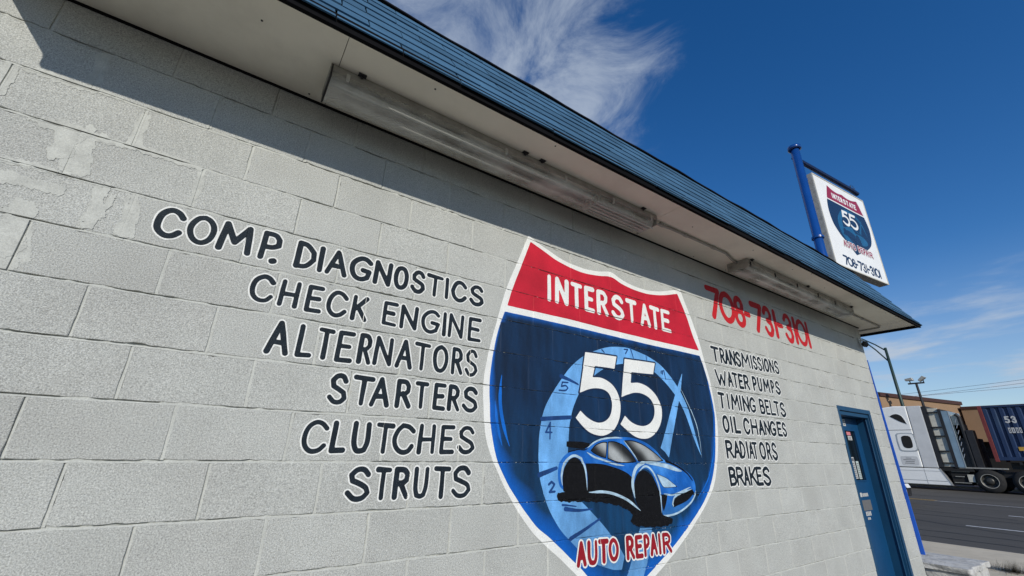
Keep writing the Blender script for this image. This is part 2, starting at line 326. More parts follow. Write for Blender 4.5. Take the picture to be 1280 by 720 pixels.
# paint layout on the wall, metres
WORDS={'COMP':[('C',-0.067,0.855,0.036,0.993),('O',0.044,0.855,0.149,0.996),('M',0.157,0.855,0.287,0.999),('P',0.319,0.854,0.405,1.002)],'DIAG':[('D',0.469,0.852,0.562,0.993),('I',0.573,0.852,0.595,0.993),('A',0.608,0.853,0.711,0.993),('G',0.722,0.854,0.832,0.993),('N',0.842,0.856,0.941,0.993),('O',0.95,0.857,1.035,0.993),('S',1.047,0.858,1.133,0.993),('T',1.138,0.859,1.245,0.993),('I',1.25,0.86,1.282,0.993),('C',1.294,0.861,1.398,0.993),('S',1.412,0.862,1.513,0.993)],'CHECK':[('C',0.319,0.654,0.42,0.787),('H',0.436,0.652,0.524,0.785),('E',0.55,0.649,0.628,0.784),('C',0.643,0.647,0.744,0.782),('K',0.76,0.645,0.843,0.781)],'ENGINE':[('E',0.916,0.649,0.998,0.781),('N',1.012,0.648,1.112,0.782),('G',1.13,0.646,1.241,0.784),('I',1.254,0.646,1.281,0.785),('N',1.291,0.645,1.389,0.786),('E',1.415,0.644,1.507,0.788)],'ALTERNATORS':[('A',0.429,0.434,0.524,0.587),('L',0.551,0.435,0.62,0.588),('T',0.634,0.436,0.71,0.589),('E',0.72,0.437,0.803,0.589),('R',0.822,0.439,0.891,0.59),('N',0.9,0.44,0.997,0.591),('A',1.011,0.441,1.107,0.593),('T',1.111,0.442,1.203,0.594),('O',1.216,0.444,1.31,0.595),('R',1.327,0.445,1.4,0.596),('S',1.41,0.446,1.496,0.597)],'STARTERS':[('S',0.717,0.242,0.807,0.386),('T',0.825,0.244,0.927,0.387),('A',0.912,0.245,1.01,0.388),('R',1.036,0.247,1.118,0.389),('T',1.134,0.249,1.213,0.389),('E',1.237,0.25,1.311,0.39),('R',1.321,0.252,1.395,0.391),('S',1.407,0.253,1.507,0.391)],'CLUTCHES':[('C',0.644,0.033,0.752,0.174),('L',0.763,0.034,0.834,0.175),('U',0.856,0.035,0.939,0.176),('T',0.961,0.036,1.053,0.177),('C',1.044,0.037,1.16,0.178),('H',1.174,0.038,1.269,0.18),('E',1.294,0.039,1.379,0.181),('S',1.395,0.04,1.499,0.183)],'STRUTS':[('S',0.859,-0.16,0.969,-0.019),('T',0.984,-0.161,1.062,-0.018),('R',1.074,-0.162,1.155,-0.018),('U',1.172,-0.162,1.25,-0.017),('T',1.274,-0.163,1.369,-0.017),('S',1.375,-0.164,1.488,-0.016)],'PHONE':[('7',3.916,1.255,4.163,1.591),('0',4.126,1.255,4.407,1.591),('8',4.387,1.255,4.592,1.592),('-',4.575,1.255,4.698,1.592),('7',4.709,1.255,4.953,1.593),('3',4.953,1.255,5.152,1.594),('1',5.176,1.255,5.244,1.594),('-',5.244,1.255,5.385,1.594),('3',5.397,1.256,5.604,1.595),('1',5.625,1.256,5.697,1.595),('0',5.684,1.256,5.96,1.596),('1',5.946,1.256,6.017,1.596)],'TRANSMISSIONS':[('T',3.871,0.837,3.996,0.985),('R',4.004,0.839,4.088,0.987),('A',4.084,0.84,4.163,0.988),('N',4.163,0.842,4.264,0.989),('S',4.26,0.843,4.356,0.99),('M',4.365,0.845,4.518,0.991),('I',4.531,0.847,4.567,0.992),('S',4.571,0.848,4.652,0.993),('S',4.654,0.849,4.743,0.994),('I',4.748,0.85,4.782,0.995),('O',4.786,0.851,4.878,0.995),('N',4.885,0.853,4.981,0.996),('S',4.986,0.854,5.083,0.998)],'WATER':[('W',3.877,0.632,4.062,0.777),('A',4.067,0.634,4.157,0.778),('T',4.153,0.635,4.244,0.778),('E',4.249,0.636,4.332,0.778),('R',4.338,0.637,4.435,0.779),('P',4.494,0.639,4.574,0.779),('U',4.589,0.64,4.671,0.78),('M',4.688,0.641,4.815,0.78),('P',4.837,0.643,4.907,0.781),('S',4.925,0.644,5.026,0.781)],'TIMING':[('T',3.879,0.438,3.977,0.578),('I',4.006,0.437,4.041,0.578),('M',4.067,0.436,4.2,0.577),('I',4.206,0.435,4.242,0.577),('N',4.255,0.434,4.368,0.577),('G',4.368,0.433,4.477,0.576),('B',4.546,0.431,4.643,0.576),('E',4.649,0.43,4.736,0.575),('L',4.74,0.429,4.842,0.575),('T',4.825,0.428,4.924,0.575),('S',4.933,0.427,5.044,0.574)],'OIL':[('O',3.884,0.239,3.985,0.384),('I',3.998,0.239,4.041,0.384),('L',4.062,0.24,4.158,0.383),('C',4.207,0.24,4.316,0.382),('H',4.331,0.24,4.449,0.382),('A',4.461,0.241,4.562,0.381),('N',4.562,0.241,4.667,0.381),('G',4.667,0.241,4.777,0.38),('E',4.798,0.242,4.898,0.38),('S',4.898,0.242,4.986,0.379)],'RADIATORS':[('R',3.874,0.039,3.989,0.185),('A',3.989,0.038,4.096,0.185),('D',4.088,0.037,4.178,0.185),('I',4.189,0.036,4.228,0.185),('A',4.228,0.035,4.319,0.185),('T',4.292,0.034,4.384,0.185),('O',4.408,0.033,4.517,0.185),('R',4.531,0.031,4.616,0.185),('S',4.622,0.03,4.723,0.185)],'BRAKES':[('B',3.868,-0.168,3.974,-0.022),('R',3.974,-0.17,4.088,-0.022),('A',4.083,-0.172,4.174,-0.022),('K',4.174,-0.174,4.293,-0.021),('E',4.284,-0.175,4.384,-0.021),('S',4.39,-0.178,4.52,-0.021)],'INTERSTATE':[('I',2.004,1.007,2.04,1.206),('N',2.073,1.006,2.198,1.205),('T',2.217,1.006,2.329,1.205),('E',2.346,1.005,2.449,1.204),('R',2.472,1.005,2.589,1.203),('S',2.619,1.004,2.761,1.202),('T',2.786,1.004,2.909,1.201),('A',2.943,1.003,3.068,1.2),('T',3.065,1.003,3.192,1.2),('E',3.203,1.002,3.331,1.199)],'AUTO':[('A',2.198,-0.55,2.276,-0.42),('U',2.284,-0.55,2.369,-0.421),('T',2.376,-0.55,2.46,-0.422),('O',2.456,-0.55,2.546,-0.422)],'REPAIR':[('R',2.61,-0.554,2.687,-0.422),('E',2.693,-0.554,2.767,-0.424),('P',2.773,-0.554,2.837,-0.425),('A',2.837,-0.554,2.911,-0.427),('I',2.917,-0.555,2.951,-0.428),('R',2.962,-0.555,3.058,-0.43)]}
PO={'outer':[(1.844,1.452),(1.924,1.42),(2.015,1.391),(2.133,1.357),(2.244,1.341),(2.387,1.338),(2.507,1.353),(2.644,1.383),(2.738,1.354),(2.835,1.334),(2.973,1.323),(3.137,1.337),(3.295,1.373),(3.525,1.443),(3.574,1.329),(3.643,1.179),(3.709,0.997),(3.747,0.835),(3.795,0.63),(3.809,0.365),(3.788,0.192),(3.73,0.012),(3.653,-0.141),(3.561,-0.238),(3.429,-0.342),(3.251,-0.458),(3.076,-0.561),(2.849,-0.672),(2.637,-0.762),(2.493,-0.827),(2.342,-0.702),(2.194,-0.583),(2.093,-0.504),(1.98,-0.423),(1.884,-0.348),(1.775,-0.23),(1.694,-0.121),(1.639,-0.03),(1.584,0.074),(1.56,0.155),(1.545,0.268),(1.537,0.394),(1.541,0.472),(1.574,0.654),(1.635,0.889),(1.682,1.044),(1.762,1.248)],'red':[(1.862,1.409),(1.964,1.376),(2.081,1.336),(2.215,1.311),(2.355,1.301),(2.504,1.316),(2.64,1.341),(2.75,1.313),(2.9,1.293),(3.058,1.295),(3.23,1.321),(3.477,1.388),(3.566,1.208),(3.631,1.024),(3.689,0.91),(3.037,0.907),(2.573,0.91),(2.114,0.915),(1.684,0.91),(1.723,1.037),(1.79,1.217)],'blue':[(1.666,0.868),(2.044,0.869),(2.409,0.868),(3.032,0.863),(3.689,0.865),(3.728,0.756),(3.766,0.611),(3.788,0.408),(3.75,0.197),(3.7,0.021),(3.635,-0.101),(3.561,-0.194),(3.439,-0.298),(3.271,-0.407),(3.061,-0.527),(2.815,-0.642),(2.605,-0.737),(2.49,-0.788),(2.362,-0.678),(2.255,-0.575),(2.138,-0.485),(2.023,-0.397),(1.911,-0.321),(1.774,-0.178),(1.692,-0.071),(1.637,0.03),(1.598,0.175),(1.584,0.308),(1.578,0.426),(1.59,0.571),(1.621,0.738)],'five1':[(2.333,0.706),(2.641,0.716),(2.611,0.624),(2.419,0.621),(2.39,0.541),(2.48,0.544),(2.573,0.511),(2.63,0.449),(2.647,0.375),(2.628,0.29),(2.573,0.215),(2.504,0.177),(2.439,0.166),(2.353,0.18),(2.282,0.219),(2.225,0.267),(2.268,0.313),(2.321,0.277),(2.382,0.254),(2.439,0.248),(2.498,0.265),(2.541,0.303),(2.562,0.359),(2.557,0.415),(2.527,0.454),(2.462,0.472),(2.37,0.463),(2.268,0.427)],'five2':[(2.724,0.712),(3.067,0.721),(3.034,0.631),(2.789,0.622),(2.773,0.542),(2.868,0.55),(2.973,0.524),(3.06,0.46),(3.095,0.376),(3.072,0.285),(3.005,0.209),(2.923,0.168),(2.847,0.161),(2.763,0.177),(2.683,0.219),(2.633,0.249),(2.685,0.307),(2.745,0.268),(2.815,0.248),(2.889,0.249),(2.953,0.274),(2.999,0.325),(3.009,0.391),(2.977,0.443),(2.904,0.472),(2.813,0.475),(2.722,0.452),(2.666,0.431)],'dial':[(1.929,0.116),(1.941,0.193),(1.972,0.301),(2.033,0.398),(2.115,0.501),(2.201,0.592),(2.318,0.677),(2.439,0.733),(2.582,0.779),(2.745,0.798),(2.881,0.785),(3.023,0.756),(3.149,0.707),(3.286,0.603),(3.373,0.502),(3.428,0.398),(3.476,0.23),(3.528,0.043),(3.455,0.182),(3.394,0.334),(3.326,0.451),(3.223,0.547),(3.109,0.622),(2.985,0.675),(2.851,0.689),(2.676,0.667),(2.525,0.62),(2.404,0.551),(2.296,0.461),(2.216,0.344),(2.176,0.232),(2.161,0.132),(2.153,0.04),(2.165,-0.059),(2.206,-0.169),(2.321,-0.265),(2.417,-0.343),(2.529,-0.45),(2.592,-0.529),(2.563,-0.597),(2.481,-0.588),(2.29,-0.52),(2.2,-0.448),(2.097,-0.364),(2.011,-0.258),(1.945,-0.112),(1.928,-0.006)],'bar':[(2.757,-0.388),(2.875,-0.396),(2.831,-0.529),(2.715,-0.711),(2.574,-0.693),(2.627,-0.604)],'needle':[(3.41,0.688),(3.367,0.56),(3.32,0.454),(3.181,0.162),(3.125,0.04),(3.086,0.077),(3.041,0.103),(3.077,0.159),(3.249,0.449),(3.329,0.576)]}
CAR={'under':[(2.059,-0.184),(2.07,-0.162),(2.115,-0.156),(2.306,-0.157),(2.41,-0.164),(2.537,-0.18),(2.654,-0.222),(2.771,-0.291),(2.989,-0.315),(3.047,-0.335),(3.098,-0.356),(3.086,-0.382),(3.006,-0.394),(2.815,-0.386),(2.692,-0.365),(2.668,-0.339),(2.699,-0.308),(2.622,-0.267),(2.531,-0.242),(2.418,-0.225),(2.297,-0.216),(2.091,-0.208)],'side':[(2.294,0.0),(2.422,-0.004),(2.551,-0.025),(2.671,-0.06),(2.721,-0.094),(2.706,-0.155),(2.717,-0.216),(2.764,-0.29),(2.653,-0.23),(2.536,-0.189),(2.409,-0.172),(2.305,-0.165),(2.307,-0.072)],'rearwheel':[(2.109,-0.155),(2.106,-0.078),(2.124,-0.022),(2.166,0.018),(2.208,0.031),(2.249,0.015),(2.283,-0.022),(2.302,-0.08),(2.305,-0.165)],'frontwheel':[(2.73,-0.225),(2.726,-0.138),(2.762,-0.077),(2.817,-0.044),(2.869,-0.051),(2.931,-0.093),(2.968,-0.153),(2.989,-0.217),(2.983,-0.319),(2.783,-0.304)],'body':[(2.301,0.087),(2.353,0.118),(2.433,0.147),(2.527,0.162),(2.639,0.165),(2.754,0.162),(2.872,0.137),(2.974,0.091),(3.06,0.026),(3.172,0.005),(3.267,-0.034),(3.362,-0.084),(3.396,-0.134),(3.392,-0.192),(3.355,-0.239),(3.25,-0.291),(3.145,-0.323),(3.047,-0.334),(2.995,-0.324),(2.98,-0.27),(2.983,-0.208),(2.955,-0.134),(2.919,-0.07),(2.871,-0.037),(2.818,-0.037),(2.763,-0.068),(2.732,-0.121),(2.721,-0.19),(2.706,-0.155),(2.719,-0.09),(2.671,-0.06),(2.551,-0.025),(2.422,-0.004),(2.299,0.0),(2.307,-0.072),(2.306,-0.161),(2.295,-0.072),(2.277,-0.018),(2.249,0.019),(2.208,0.033),(2.166,0.022),(2.124,-0.018),(2.106,-0.078),(2.111,-0.148),(2.082,-0.124),(2.07,-0.069),(2.08,-0.006),(2.115,0.034),(2.168,0.064),(2.24,0.077),(2.294,0.074)],'windshield':[(2.665,0.142),(2.752,0.143),(2.868,0.113),(2.97,0.067),(3.051,0.019),(3.01,0.014),(2.885,0.016),(2.788,0.015),(2.73,0.077)],'win1':[(2.348,0.075),(2.391,0.106),(2.457,0.126),(2.495,0.127),(2.477,0.033),(2.425,0.042),(2.369,0.063)],'win2':[(2.508,0.13),(2.566,0.133),(2.648,0.112),(2.714,0.068),(2.766,0.013),(2.678,0.004),(2.582,0.008),(2.496,0.028)],'headlight':[(2.973,-0.07),(3.071,-0.099),(3.176,-0.153),(3.046,-0.155),(3.017,-0.14)],'vent':[(2.999,-0.199),(3.066,-0.197),(3.047,-0.246),(3.009,-0.302),(2.996,-0.271)],'grille':[(3.134,-0.222),(3.235,-0.197),(3.351,-0.177),(3.372,-0.201),(3.276,-0.246),(3.12,-0.281),(3.107,-0.267)],'spoiler':[(2.144,0.124),(2.266,0.125),(2.343,0.116),(2.333,0.101),(2.295,0.085),(2.24,0.086),(2.143,0.094)],'hoodlight':[(2.81,0.015),(2.947,0.012),(3.072,0.0),(3.183,-0.026),(3.263,-0.053),(3.195,-0.053),(3.036,-0.024),(2.883,-0.003)]}
CS={'hl_rear':[(2.102,-0.124),(2.097,-0.07),(2.119,-0.006),(2.164,0.031),(2.208,0.043),(2.261,0.027),(2.292,-0.039),(2.3,-0.153)],'hl_front':[(2.727,-0.212),(2.715,-0.121),(2.748,-0.041),(2.808,-0.003),(2.869,0.006)],'hl_arch':[(2.787,-0.05),(2.851,-0.018),(2.909,-0.037),(2.961,-0.098),(2.987,-0.181),(2.984,-0.314)],'hl_sill':[(2.311,-0.165),(2.435,-0.166),(2.55,-0.185),(2.667,-0.227),(2.771,-0.288)],'hl_nose':[(3.002,-0.326),(3.055,-0.332),(3.179,-0.315),(3.315,-0.266),(3.383,-0.213),(3.394,-0.183)],'hl_grille':[(3.12,-0.281),(3.111,-0.262),(3.139,-0.222),(3.235,-0.195),(3.352,-0.172)],'hl_roof':[(2.314,0.087),(2.379,0.123),(2.459,0.147),(2.568,0.159),(2.652,0.158)],'hl_hip':[(2.306,0.066),(2.373,0.037),(2.462,0.016),(2.553,-0.005),(2.648,-0.016)],'hl_pillar':[(2.651,0.145),(2.716,0.086),(2.781,0.018)],'hl_bumper':[(3.024,-0.195),(3.134,-0.205),(3.346,-0.157)],'stripe':[(3.083,0.017),(3.202,-0.016),(3.313,-0.066),(3.369,-0.115)],'outl':[(2.156,0.063),(2.24,0.079),(2.303,0.079),(2.36,0.12),(2.453,0.15),(2.555,0.165)],'flick':[(3.37,-0.211),(3.431,-0.215)]}
TK={'t1':[(2.11,0.517),(2.186,0.5),(2.258,0.48)],'t2':[(1.955,0.246),(2.064,0.257),(2.184,0.268)],'t3':[(2.798,0.798),(2.824,0.73)],'t4':[(2.495,0.746),(2.519,0.728)],'t5':[(3.169,0.677),(3.183,0.608)],'t6':[(1.933,-0.064),(2.06,-0.028)],'t7':[(2.156,-0.403),(2.267,-0.365),(2.402,-0.312)],'t8':[(2.971,0.763),(2.974,0.734)],'smear1':[(2.123,-0.248),(2.224,-0.26),(2.338,-0.258)],'smear2':[(2.101,-0.226),(2.209,-0.238)],'smear3':[(1.948,0.103),(1.992,0.038),(1.947,-0.038)],'n5':[(2.168,0.482),(2.12,0.48),(2.112,0.453),(2.149,0.461),(2.166,0.449),(2.148,0.432),(2.092,0.427)],'n4':[(2.019,0.227),(1.981,0.17),(2.029,0.172)],'n4b':[(2.017,0.223),(2.013,0.135)],'n7':[(2.728,0.782),(2.767,0.787),(2.74,0.752)],'n9':[(3.157,0.673),(3.134,0.667),(3.131,0.653),(3.154,0.655),(3.157,0.673),(3.146,0.642)],'n2':[(2.001,-0.115),(2.021,-0.102),(2.043,-0.116),(2.028,-0.134),(2.005,-0.155),(2.045,-0.154)],'streak1':[(1.656,0.393),(1.655,0.313),(1.676,0.237),(1.691,0.16)],'streak2':[(1.619,0.311),(1.634,0.234),(1.649,0.159)],'streak3':[(1.663,0.549),(1.656,0.454),(1.656,0.393)],'streakL':[(1.658,0.475),(1.651,0.393),(1.654,0.313),(1.669,0.236),(1.691,0.16),(1.723,0.086)],'streakM':[(1.617,0.33),(1.63,0.253),(1.648,0.159),(1.675,0.085)],'streakR':[(3.415,-0.238),(3.589,-0.092),(3.718,0.137),(3.763,0.382)],'sweep':[(2.035,0.305),(2.104,0.519),(2.247,0.641)],'arc':[(3.348,0.572),(3.41,0.48),(3.499,0.318),(3.529,0.179),(3.524,0.031)]}
DOT=(0.381,0.857)

# ---------------------------------------------------------------- wall lattice (metres; x along the wall, z from the camera-height datum)
B = 0.2032; JW = 0.010; WEND = 7.72; WBEG = -2.6
OFF = {8: .024, 7: .012, 6: -.010, 5: .035, 4: .056, 3: .019, 2: .027, 1: -.002, 0: -.017, -1: -.062, -2: -.038, -3: -.042, -4: -.03, -5: -.05, -6: -.02, -7: -.04, -8: -.03}
GZ = -1.46
def joints(k):
    par = 0 if k % 2 else 1
    xs = [c*B+OFF[k]+0.004*math.sin(c*3.1+k*7.7) for c in range(-16, 42) if (c-par) % 2 == 0]
    return [x for x in xs if WBEG < x < WEND-0.08]
JN = {k: np.array(joints(k)) for k in OFF}
rng = random.Random(3)
PROUD = {k: [rng.uniform(-0.0016, 0.0012) for _ in range(len(JN[k])+1)] for k in OFF}
def amp(x, z, s): return np.clip(0.72+0.75*sm_noise(x*1.7, z*1.7, s), 0.22, 1.3)
def bed_depth(x, z):
    k = np.round(z/B); t = np.clip((z-k*B)/JW+0.5, 0, 1)
    a = amp(x, z, 2.0)*np.clip(.75+1.0*sm_noise(x*9, z*3, 6.0)+.5*sm_noise(x*41, z*7, 3.0), .22, 1.35); return 0.0002+np.where(t < .50, .0042*t/.50, .0042+.0068*np.clip((t-.50)/.12, 0, 1))*a
def head_depth(x, x0, z):
    hj = .35+.55*np.abs(np.sin(x0*37.7+np.floor(z/B)*5.3))
    t = np.clip((x-x0)/JW+0.5, 0, 1)
    a = amp(x, z, 9.0)*hj; t = 1-t; return 0.0002+np.where(t < .66, .0034*t/.66, .0034+.0045*np.clip((t-.66)/.12, 0, 1))*a
def block_depth(k, x, z):
    j = JN[k]; i = np.searchsorted(j, x); d = np.array(PROUD[k])[i].astype(float)
    near = np.abs(x[:, None]-j[None, :]).min(1) if len(j) else np.full(len(x), 9.); jj = j[np.abs(x[:, None]-j[None, :]).argmin(1)]
    inj = near < JW/2-0.0004
    return np.where(inj, head_depth(x, jj, z), d)
def wall_paint(name, f, m, parent, off, step=0.0035, colfn=None, label=None, box=None):
    b = box or f.box; Vs = []; Fs = []
    k0 = int(math.floor((b[1])/B))-1; k1 = int(math.ceil(b[3]/B))+1; pad = step*1.5
    for k in range(k0, k1+1):
        for kind in (0, 1):
            z0, z1 = (k*B-JW/2, k*B+JW/2) if kind == 0 else (k*B+JW/2, (k+1)*B-JW/2)
            if z1 < b[1]-pad or z0 > b[3]+pad or k not in OFF: continue
            lo = max(z0, b[1]-pad); hi = min(z1, b[3]+pad)
            nz = max(2, int((hi-lo)/step)+2) if kind else 9
            zs = np.linspace(lo, hi, nz); xs = np.arange(b[0]-pad, b[2]+pad+step, step)
            if kind:
                ex = [v for x in JN[k] if b[0] < x < b[2] for v in (x-JW/2-.0002, x-JW/2+.001, x, x+JW/2-.001, x+JW/2+.0002)]
                xs = np.unique(np.concatenate([xs, ex]))
            X, Z = np.meshgrid(xs, zs); F = f(X, Z)
            if not (F < 0).any(): continue
            F = np.where(np.abs(F) < 1e-7, 1e-7, F); V, Fc = march(F, xs, zs)
            if not Fc: continue
            V = np.array(V); x, z = V[:, 0], V[:, 1]
            d = bed_depth(x, z) if kind == 0 else block_depth(k, x, z)
            wx, wz = warp(x, z); n = sum(len(q) for q in Vs)
            Vs.append(np.stack([wx, d-off, wz, x, z], 1)); Fs += [tuple(i+n for i in q) for q in Fc]
    V = np.concatenate(Vs); me = bpy.data.meshes.new(name); me.from_pydata(V[:, :3].tolist(), [], Fs); me.update()
    if colfn is not None:
        c = colfn(V[:, 3], V[:, 4]); at = me.color_attributes.new('Col', 'FLOAT_COLOR', 'POINT')
        at.data.foreach_set('color', np.concatenate([c, np.ones((len(c), 1))], 1).ravel())
    o = link(name, me, m, parent, label); return o
def flat_print(name, f, m, parent, mapf, step, label=None, off=0.0):
    b = f.box; xs = np.arange(b[0]-2*step, b[2]+2*step, step); zs = np.arange(b[1]-2*step, b[3]+2*step, step)
    X, Z = np.meshgrid(xs, zs); F = f(X, Z); F = np.where(np.abs(F) < 1e-7, 1e-7, F); V, Fc = march(F, xs, zs)
    me = bpy.data.meshes.new(name); me.from_pydata([mapf(u, v, off) for u, v in V], [], Fc); me.update()
    return link(name, me, m, parent, label)

ell = lambda cx=.5, cz=.5, rx=.5, rz=.5, n=14: [(cx+rx*math.cos(2*math.pi*i/n+1.6), cz+rz*math.sin(2*math.pi*i/n+1.6)) for i in range(n+1)]
GL = {
 'A': [[(0, 0), (.5, 1), (1, 0)], [(.2, .34), (.82, .34)]], 'B': [[(0, 0), (.02, 1), (.6, .98), (.88, .85), (.86, .66), (.6, .54), (.02, .53)], [(.6, .54), (.95, .42), (1, .18), (.7, .02), (0, 0)]],
 'C': [[(.98, .80), (.75, .97), (.42, 1), (.12, .80), (0, .46), (.1, .17), (.4, 0), (.75, .02), (.98, .2)]], 'D': [[(0, 0), (.04, 1), (.5, .96), (.95, .70), (1, .38), (.6, .06), (0, 0)]],
 'E': [[(1, 1), (.05, 1), (0, 0), (1, .0)], [(.04, .52), (.82, .52)]], 'G': [[(1, .84), (.75, .99), (.4, .97), (.08, .72), (0, .4), (.18, .09), (.55, 0), (.92, .12), (1, .42), (.6, .44)]],
 'H': [[(0, 0), (.05, 1)], [(.95, 0), (1, 1)], [(.02, .48), (.97, .5)]], 'I': [[(.48, 0), (.52, 1)]], 'K': [[(0, 0), (.05, 1)], [(1, .98), (.05, .40)], [(.3, .57), (1, 0)]],
 'L': [[(.05, 1), (0, 0), (1, .02)]], 'M': [[(0, 0), (.12, 1), (.52, .34), (.92, 1), (1, 0)]], 'N': [[(0, 0), (.04, 1), (.94, .02), (1, 1)]], 'O': [ell()],
 'P': [[(0, 0), (.05, 1), (.7, .98), (1, .82), (.97, .60), (.6, .46), (.04, .45)]], 'R': [[(0, 0), (.03, 1), (.65, .98), (.92, .82), (.88, .62), (.6, .50), (.04, .48)], [(.42, .50), (1, 0)]],
 'S': [[(.94, .82), (.72, .98), (.35, .98), (.08, .80), (.14, .60), (.5, .50), (.88, .37), (1, .18), (.72, .01), (.3, 0), (0, .18)]], 'T': [[(0, 1), (1, .98)], [(.5, .98), (.47, 0)]],
 'U': [[(.02, 1), (0, .34), (.18, .05), (.5, 0), (.8, .06), (.97, .34), (1, 1)]], 'W': [[(0, 1), (.27, 0), (.5, .72), (.74, 0), (1, 1)]],
 '0': [ell()], '1': [[(.5, 0), (.5, 1)]], '3': [[(0, .82), (.3, 1), (.75, .98), (.98, .8), (.88, .60), (.45, .53)], [(.45, .53), (.9, .44), (1, .2), (.75, .0), (.3, 0), (0, .18)]],
 '5': [[(1, 1), (.1, 1), (.05, .55), (.55, .62), (1, .42), (.95, .12), (.5, 0), (0, .1)]], '7': [[(0, 1), (1, 1), (.35, 0)]], '8': [ell(.5, .76, .42, .24), ell(.5, .27, .5, .27)], '-': [[(0, .5), (1, .5)]]}
def word_sdf(letters, hw, jit=0.02, squash=1.0, seed=1):
    rg = random.Random(seed); fs = []
    for ch, u0, z0, u1, z1 in letters:
        lo, hi = u0+hw, u1-hw
        if hi-lo < hw*0.5: lo = hi = (u0+u1)/2
        for st in GL[ch]:
            P = [(p[0]+rg.uniform(-jit, jit), p[1]+rg.uniform(-jit, jit)*.6) for p in st]
            if ch in 'O0' and len(P) > 5: P[-1] = P[0]
            P = smooth(P, False, 4) if len(P) > 2 else P
            if ch in 'O08': P = [P[i] for i in range(0, len(P), 2)]+[P[-1]]
            a = hw*rg.uniform(.88, 1.12); b = hw*rg.uniform(.80, 1.10)
            fs.append(stroke_sdf([(lo+(hi-lo)*x, z0+hw+(z1-z0-2*hw)*z) for x, z in P], a, b))
    return union(fs)

# ---------------------------------------------------------------- setting
gs = MB(); gs.add([(-3000, -3000, GZ-.03), (3000, -3000, GZ-.03), (3000, 3000, GZ-.03), (-3000, 3000, GZ-.03)], [(0, 1, 2, 3)]); struct('ground', gs, M_ground)
gs = MB(); gs.box(-30, 9.0, -25, 40, GZ-.02, GZ-.004); struct('concrete_lot', gs, M_lot)
gs = MB(); gs.box(9.0, 11.74, -60, 60, GZ-.02, -1.36); struct('sidewalk', gs, M_walk)
gs = MB(); gs.box(11.745, 11.9, -60, 60, GZ-.02, -1.358)
for i in range(-30, 30): pass
struct('curb', gs, M_walk)
gs = MB(); gs.box(11.90, 37.6, -200, 200, GZ-.02, GZ); struct('road', gs, M_asphalt)
gs = MB(); gs.box(37.6, 37.75, -120, 120, GZ-.02, GZ+.13); struct('far_curb', gs, M_walk)
gs = MB(); gs.box(37.75, 48.0, -120, 120, GZ-.02, GZ+.125); struct('far_sidewalk', gs, M_lot)
for i in range(-6, 7):
    y = 1.46+i*12.0-3.05
    gs = MB(); gs.add([(16.52, y, GZ+.004), (16.64, y, GZ+.004), (16.64, y+3.05, GZ+.004), (16.52, y+3.05, GZ+.004)], [(0, 1, 2, 3)]); struct('road_marking', gs, M_line)
    gs = MB(); y -= .1; gs.add([(20.7, y, GZ+.004), (20.83, y, GZ+.004), (20.83, y+3.05, GZ+.004), (20.7, y+3.05, GZ+.004)], [(0, 1, 2, 3)]); struct('road_marking', gs, M_line)
rc = random.Random(8)
for (x, y, ln, dx) in ((13.4, -9, 17, .25), (14.9, -4, 9, -.5), (18.4, -14, 26, .3), (19.6, 1, 6, 1.1), (22.4, -7, 15, .2), (27.6, -8, 20, .4), (15.5, .2, 4, 2.2)):
    gs = MB(); P = []; n = int(ln/.4)
    for i in range(n+1): P.append((x+dx*i/n+rc.gauss(0, .035), y+ln*i/n, rc.uniform(.012, .04)))
    for (a, b, c), (d, e, f) in zip(P[:-1], P[1:]): gs.add([(a-c, b, GZ+.003), (a+c, b, GZ+.003), (d+f, e, GZ+.003), (d-f, e, GZ+.003)], [(0, 1, 2, 3)])
    struct('road_crack', gs, M_crack)
for x in (24.95, 25.25):
    gs = MB(); gs.add([(x, 4.0, GZ+.004), (x+.11, 4.0, GZ+.004), (x+.11, 90, GZ+.004), (x, 90, GZ+.004)], [(0, 1, 2, 3)]); struct('road_marking', gs, M_yellow)
gs = MB(); gs.add([(23.1, -90, GZ+.004), (23.2, -90, GZ+.004), (25.0, 4.0, GZ+.004), (24.9, 4.0, GZ+.004)], [(0, 1, 2, 3)]); struct('road_marking', gs, M_line)

